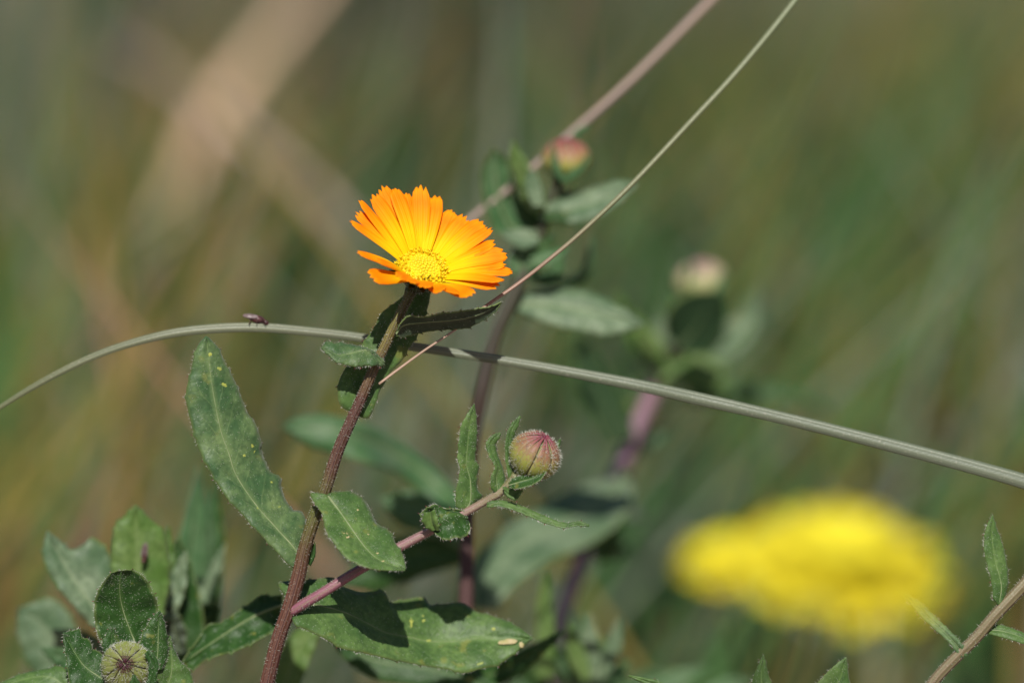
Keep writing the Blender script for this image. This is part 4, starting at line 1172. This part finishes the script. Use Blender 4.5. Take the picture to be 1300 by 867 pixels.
leaf(D3, [(690, 860), (692, 820), (690, 770), (692, 722)], [(680, 860), (680, 820), (682, 770), (692, 722)], [(704, 860), (706, 820), (702, 770), (694, 722)], 'leaf_lime', d=620, cup=2, teeth=0, rib=2, seed=113)
for i, (x, y, tx_, ty_, wd_, mt) in enumerate([(745, 862, 722, 788, 12, 'leaf_lime'), (752, 862, 748, 778, 14, 'leaf_pale'), (760, 862, 786, 786, 12, 'leaf_pale'), (740, 866, 706, 820, 12, 'leaf_far'),
                                               (756, 868, 800, 838, 12, 'leaf_far'), (750, 866, 764, 806, 10, 'leaf_lime'), (735, 870, 700, 852, 9, 'leaf_pale')]):
    ribbon_leaf(D3, [(x, y), ((x + tx_) / 2 + (tx_ - x) * .15, (y + ty_) / 2), (tx_, ty_)], [wd_ * .5, wd_, wd_ * .8, 1], mt, d=560 + 12 * i, teeth=0, rib=2, seed=120 + i)
for i, (x, y, tx_, ty_, wd_, mt) in enumerate([(700, 880, 640, 838, 14, 'leaf_dark'), (720, 870, 790, 826, 13, 'leaf_dark'), (800, 900, 900, 846, 15, 'leaf_far'), (640, 900, 700, 846, 13, 'leaf_far'), (760, 890, 870, 852, 16, 'leaf_dark'), (840, 900, 760, 852, 16, 'leaf_dark'), (880, 900, 960, 862, 16, 'leaf_far'), (600, 900, 560, 850, 14, 'leaf_far')]):
    ribbon_leaf(D3, [(x, y), ((x + tx_) / 2, (y + ty_) / 2 - 6), (tx_, ty_)], [wd_ * .5, wd_, wd_ * .8, 1], mt, d=700 + 20 * i, teeth=0, rib=0, seed=140 + i)

# ------------------------------------------------------------------ sharp stem at the right edge
st4 = [(1345, 690, 10, 7), (1300, 742, 4, 7.5), (1265, 779, 0, 7.4), (1240, 808, 0, 7.2), (1222, 826, 0, 7.2), (1200, 848, 0, 7), (1183, 868, 0, 7), (1166, 900, 0, 7)]
full = to_ground(st4)
G = thing('marigold_plant', P(*full[-1][:3]), 'sharp hairy brown stem with small leaves leaning in at the lower right corner', 'plant', 'marigold plants')
tube('stem', full, 'stem_brown', G, sides=26, n=110, ridge=0.05, nr=8, hair=1600, hlen=(1.5, 4.2))
leaf(G, [(1268, 768), (1271, 742), (1264, 714), (1259, 680), (1260, 654)], [(1266, 766), (1261, 758, -3), (1258, 734, -4), (1250, 703, -4), (1251, 674, -2), (1260, 654)],
     [(1271, 768), (1277, 752, 5), (1279, 728, 6), (1274, 697, 5), (1265, 671, 2), (1260, 654)], 'leaf', d=-2, n=46, cup=1.5, wave=.8, teeth=6, tsize=1.4, hair=280, surf=120, rib=2.2, seed=161)
leaf(G, [(1224, 834), (1214, 818, 2), (1197, 800, 10), (1177, 782, 22), (1163, 767, 34), (1137, 748, 60)], [(1218, 834), (1209, 820), (1193, 804, 8), (1173, 786, 20), (1159, 770, 32), (1137, 748, 60)],
     [(1229, 832), (1219, 814), (1201, 796, 12), (1181, 777, 24), (1167, 763, 36), (1138, 747, 60)], 'leaf_blue', d=-4, n=46, cup=1.5, teeth=4, tsize=1.4, hair=200, surf=80, rib=1.6, seed=163)
leaf(G, [(1250, 801), (1266, 800), (1290, 806), (1330, 822)], [(1250, 798), (1265, 793, 4), (1286, 798, 4), (1330, 818)], [(1252, 804), (1265, 807, -4), (1290, 814, -4), (1330, 826)], 'leaf', d=4, n=30, cup=1.2, teeth=3, tsize=1.2, hair=120, surf=50, rib=1.8, seed=165)

# two leaf tips and a curled one at the bottom edge
sp = to_ground([(1000, 900, 20, 6), (1002, 960, 20, 7)])
H = thing('leafy_sprout', P(*sp[-1][:3]), 'green leaf tips poking up from the bottom edge below the yellow flower', 'plant')
tube('stem', sp, 'stem_brown', H, sides=12, n=30)
leaf(H, [(985, 905), (967, 867), (969, 832)], [(965, 905), (955, 867), (969, 832)], [(1000, 905), (979, 866), (969, 832)], 'leaf', d=30, n=30, cup=1.5, teeth=3, tsize=1.5, hair=80, surf=60, rib=1.8, seed=171)
leaf(H, [(1020, 910), (1062, 868, 0), (1074, 834)], [(1000, 900), (1040, 864, -5), (1054, 849, -4), (1074, 834)], [(1050, 925), (1077, 880, 5), (1076, 852, 3), (1074, 834)], 'leaf', d=24, n=36, cup=1.5, teeth=4, tsize=1.5, hair=120, surf=100, rib=2, seed=173)
leaf(H, [(990, 935), (880, 890), (832, 868), (798, 857)], [(990, 930), (880, 884), (834, 864), (798, 857)], [(990, 940), (880, 896), (830, 873), (798, 858)], 'leaf', d=20, n=30, cup=1.2, teeth=3, tsize=1.2, hair=100, rib=1.4, seed=175)

# ------------------------------------------------------------------ grasses in focus
o = tube('long_grass', [(-60, 560, 110, 1.96), (0, 517, 100, 2.92), (60, 481, 90, 3.96), (120, 452, 85, 4.41), (180, 432, 80, 4.90), (240, 420, 78, 5.50), (320, 415.5, 82, 5.76), (400, 421.5, 88, 5.39), (460, 429, 92, 5.50), (524, 440, 92, 5.39), (660, 461, 90, 5.88),
                         (800, 487, 80, 7.22), (900, 509, 60, 7.77), (1000, 532, 56, 7.35), (1100, 557, 52, 7.84), (1200, 583, 50, 8.33), (1300, 611, 48, 9.12), (1400, 645, 46, 9.93)], 'blade', None, sides=24, n=150, ridge=0.05, nr=8, flat=0.45,
         loc=P(1400, 645, 46))
tag(o, 'long arching grey green grass blade crossing the picture behind the main stem', 'grass blade', 'long grass blades')
o = tube('grass_stalk', [(481, 487.5, -6, 1.6), (500, 473, -6, 1.7), (540, 444, -8, 1.5), (576, 420, -8, 1.5), (612, 392, -6, 1.9), (658, 360, 0, 2.4), (700, 327, 20, 2.6), (740, 293, 40, 2.8), (800, 236, 70, 3.2), (870, 162, 100, 3.4), (940, 86, 130, 3.6), (1010, 0, 160, 3.7), (1060, -70, 180, 3.8)], 'stalk', None, sides=10, n=110,
         loc=P(1060, -70, 180))
tag(o, 'thin straight stalk, tan at its tip and green above, slanting past the orange flower', 'grass stalk')
o = tube('dry_straw', [(560, 312, 500, 3.68), (600, 276, 510, 4.00), (650, 236, 520, 4.16), (720, 174, 540, 4.32), (800, 103, 560, 4.64), (905, -2, 590, 4.96), (960, -60, 600, 5.12)], 'straw', None, sides=10, n=60, loc=P(960, -60, 600))
tag(o, 'blurred pinkish dry straw slanting up behind the red tipped bud', 'dry straw')

# ------------------------------------------------------------------ insects
def ell(c, r, ax, ns=12, nr_=8):
    V, F = [], []
    a = Vector(ax).normalized(); b = a.orthogonal().normalized(); e = a.cross(b)
    for i in range(nr_ + 1):
        ph = math.pi * i / nr_
        for k in range(ns):
            th = 2 * math.pi * k / ns
            v = Vector(c) + a * (r[0] * math.cos(ph)) + (b * math.cos(th) * r[1] + e * math.sin(th) * r[2]) * math.sin(ph)
            V.append(loc_px(v))
    for i in range(nr_):
        for k in range(ns):
            F.append((i * ns + k, i * ns + (k + 1) % ns, (i + 1) * ns + (k + 1) % ns, (i + 1) * ns + k))
    return V, F
I1 = thing('small_bug', P(326, 411, 82), 'tiny dark red bug sitting on the arching grass blade', 'insect')
part('body', *ell((326, 405, 82), (11, 5, 5.5), (1, 0.22, 0)), M['bug'], I1)
part('head', *ell((337, 409.5, 82), (4.5, 3.5, 3.5), (1, 0.3, 0)), M['bug'], I1)
part('wing', *ell((318, 401.5, 78), (10, 2.2, 4), (1, 0.1, 0)), M['wing'], I1)
part('wing', *ell((318, 401.5, 85), (10, 2.2, 4), (1, 0.1, 0)), M['wing'], I1)
for x0, x1 in ((320, 316), (326, 326), (333, 337)):
    for dd in (76, 88):
        tube('leg', [(x0, 407, 82, .8), ((x0 + x1) / 2, 406, dd, .7), (x1, 412.5, dd, .5)], 'bug_t' if 'bug_t' in M else 'stem_red', I1, sides=5, n=6)
I2 = thing('small_fly', P(183, 705, 222), 'small blurred greyish fly resting on the lime green leaf at lower left', 'insect')
part('body', *ell((183.5, 702, 214), (10, 3.6, 3.6), (0.12, -1, 0)), M['bug'], I2)
part('head', *ell((182, 712, 214), (3, 3.2, 3), (0.12, -1, 0)), M['bug'], I2)
part('wing', *ell((181.5, 698, 209), (10, 2.6, 1), (0.2, -1, 0)), M['wing'], I2)
part('wing', *ell((186, 698, 209), (10, 2.6, 1), (0.02, -1, 0)), M['wing'], I2)

# ------------------------------------------------------------------ yellow flowers, close to the lens and fully blurred
def yellow(c, r, axis, tilt, label, stem, nP=34, layers=4):
    full = to_ground(stem)
    T = thing('yellow_flower', P(*full[-1][:3]), label, 'flower', 'blurred yellow flowers')
    tube('stem', full, 'stem_green', T, sides=12, n=40)
    a = Vector(axis).normalized(); b = a.orthogonal().normalized(); e = a.cross(b)
    C_ = Vector(c)
    V, F = [], []
    for i in range(9):
        z_, rr = [(-30, 4), (-26, 9), (-18, 14), (-8, 17), (0, 19), (3, 20), (6, 16), (9, 8), (10, 0.5)][i]
        for k in range(16):
            th = 2 * math.pi * k / 16
            V.append(loc_px(C_ + a * z_ * r / 100 + (b * math.cos(th) + e * math.sin(th)) * rr * r / 100 * 1.4))
    for i in range(8):
        for k in range(16):
            F.append((i * 16 + k, i * 16 + (k + 1) % 16, (i + 1) * 16 + (k + 1) % 16, (i + 1) * 16 + k))
    hd = part('flower_head', V, F, M['sepal'], T)
    V, F = [], []
    for i in range(7):
        q = i / 6 * math.pi / 2
        for k in range(20):
            th = 2 * math.pi * k / 20
            V.append(loc_px(C_ + (b * math.cos(th) + e * math.sin(th)) * r * 0.42 * math.sin(q) + a * r * (0.30 * math.cos(q) + 0.06)))
    for i in range(6):
        for k in range(20):
            F.append((i * 20 + k, i * 20 + (k + 1) % 20, (i + 1) * 20 + (k + 1) % 20, (i + 1) * 20 + k))
    part('disc', V, F, M['yellow'], hd)
    for ly in range(layers):
        for k in range(nP):
            th = 2 * math.pi * (k + 0.5 * ly) / nP + random.uniform(-.05, .05)
            rad = b * math.cos(th) + e * math.sin(th)
            tan = a.cross(rad)
            al = R([2, 18, 36, 58][ly] + random.uniform(-6, 6) + tilt)
            L_ = r * [1.0, 0.9, 0.68, 0.42][ly] * random.uniform(0.93, 1.05)
            dr = rad * math.cos(al) + a * math.sin(al)
            p0 = C_ + rad * r * 0.1
            pts = [p0, p0 + dr * L_ * 0.45 + a * r * 0.03, p0 + dr * L_ * 0.85, p0 + dr * L_ - a * r * 0.03]
            hw = r * 0.12
            strip(pts, [hw * .5, hw, hw, hw * .7], [tan] * 4, [a] * 4, 'yellow', 'petal', hd, m=4, teeth=False, groove=0, curlx=.8, thick=1)
    return T
yellow((1066, 728, -1850), 128, (0.08, -0.91, -0.40), 0, 'larger of the two blurred bright yellow flowers, the one at the right',
       [(1040, 770, -2090, 9), (1020, 860, -2090, 10), (1008, 920, -2090, 11)])
yellow((922, 712, -1680), 54, (-0.12, -0.87, -0.48), 0, 'smaller of the two blurred yellow flowers, low at the left of the bigger one',
       [(920, 740, -1690, 6), (950, 840, -1690, 7), (970, 920, -1690, 8)], nP=28)
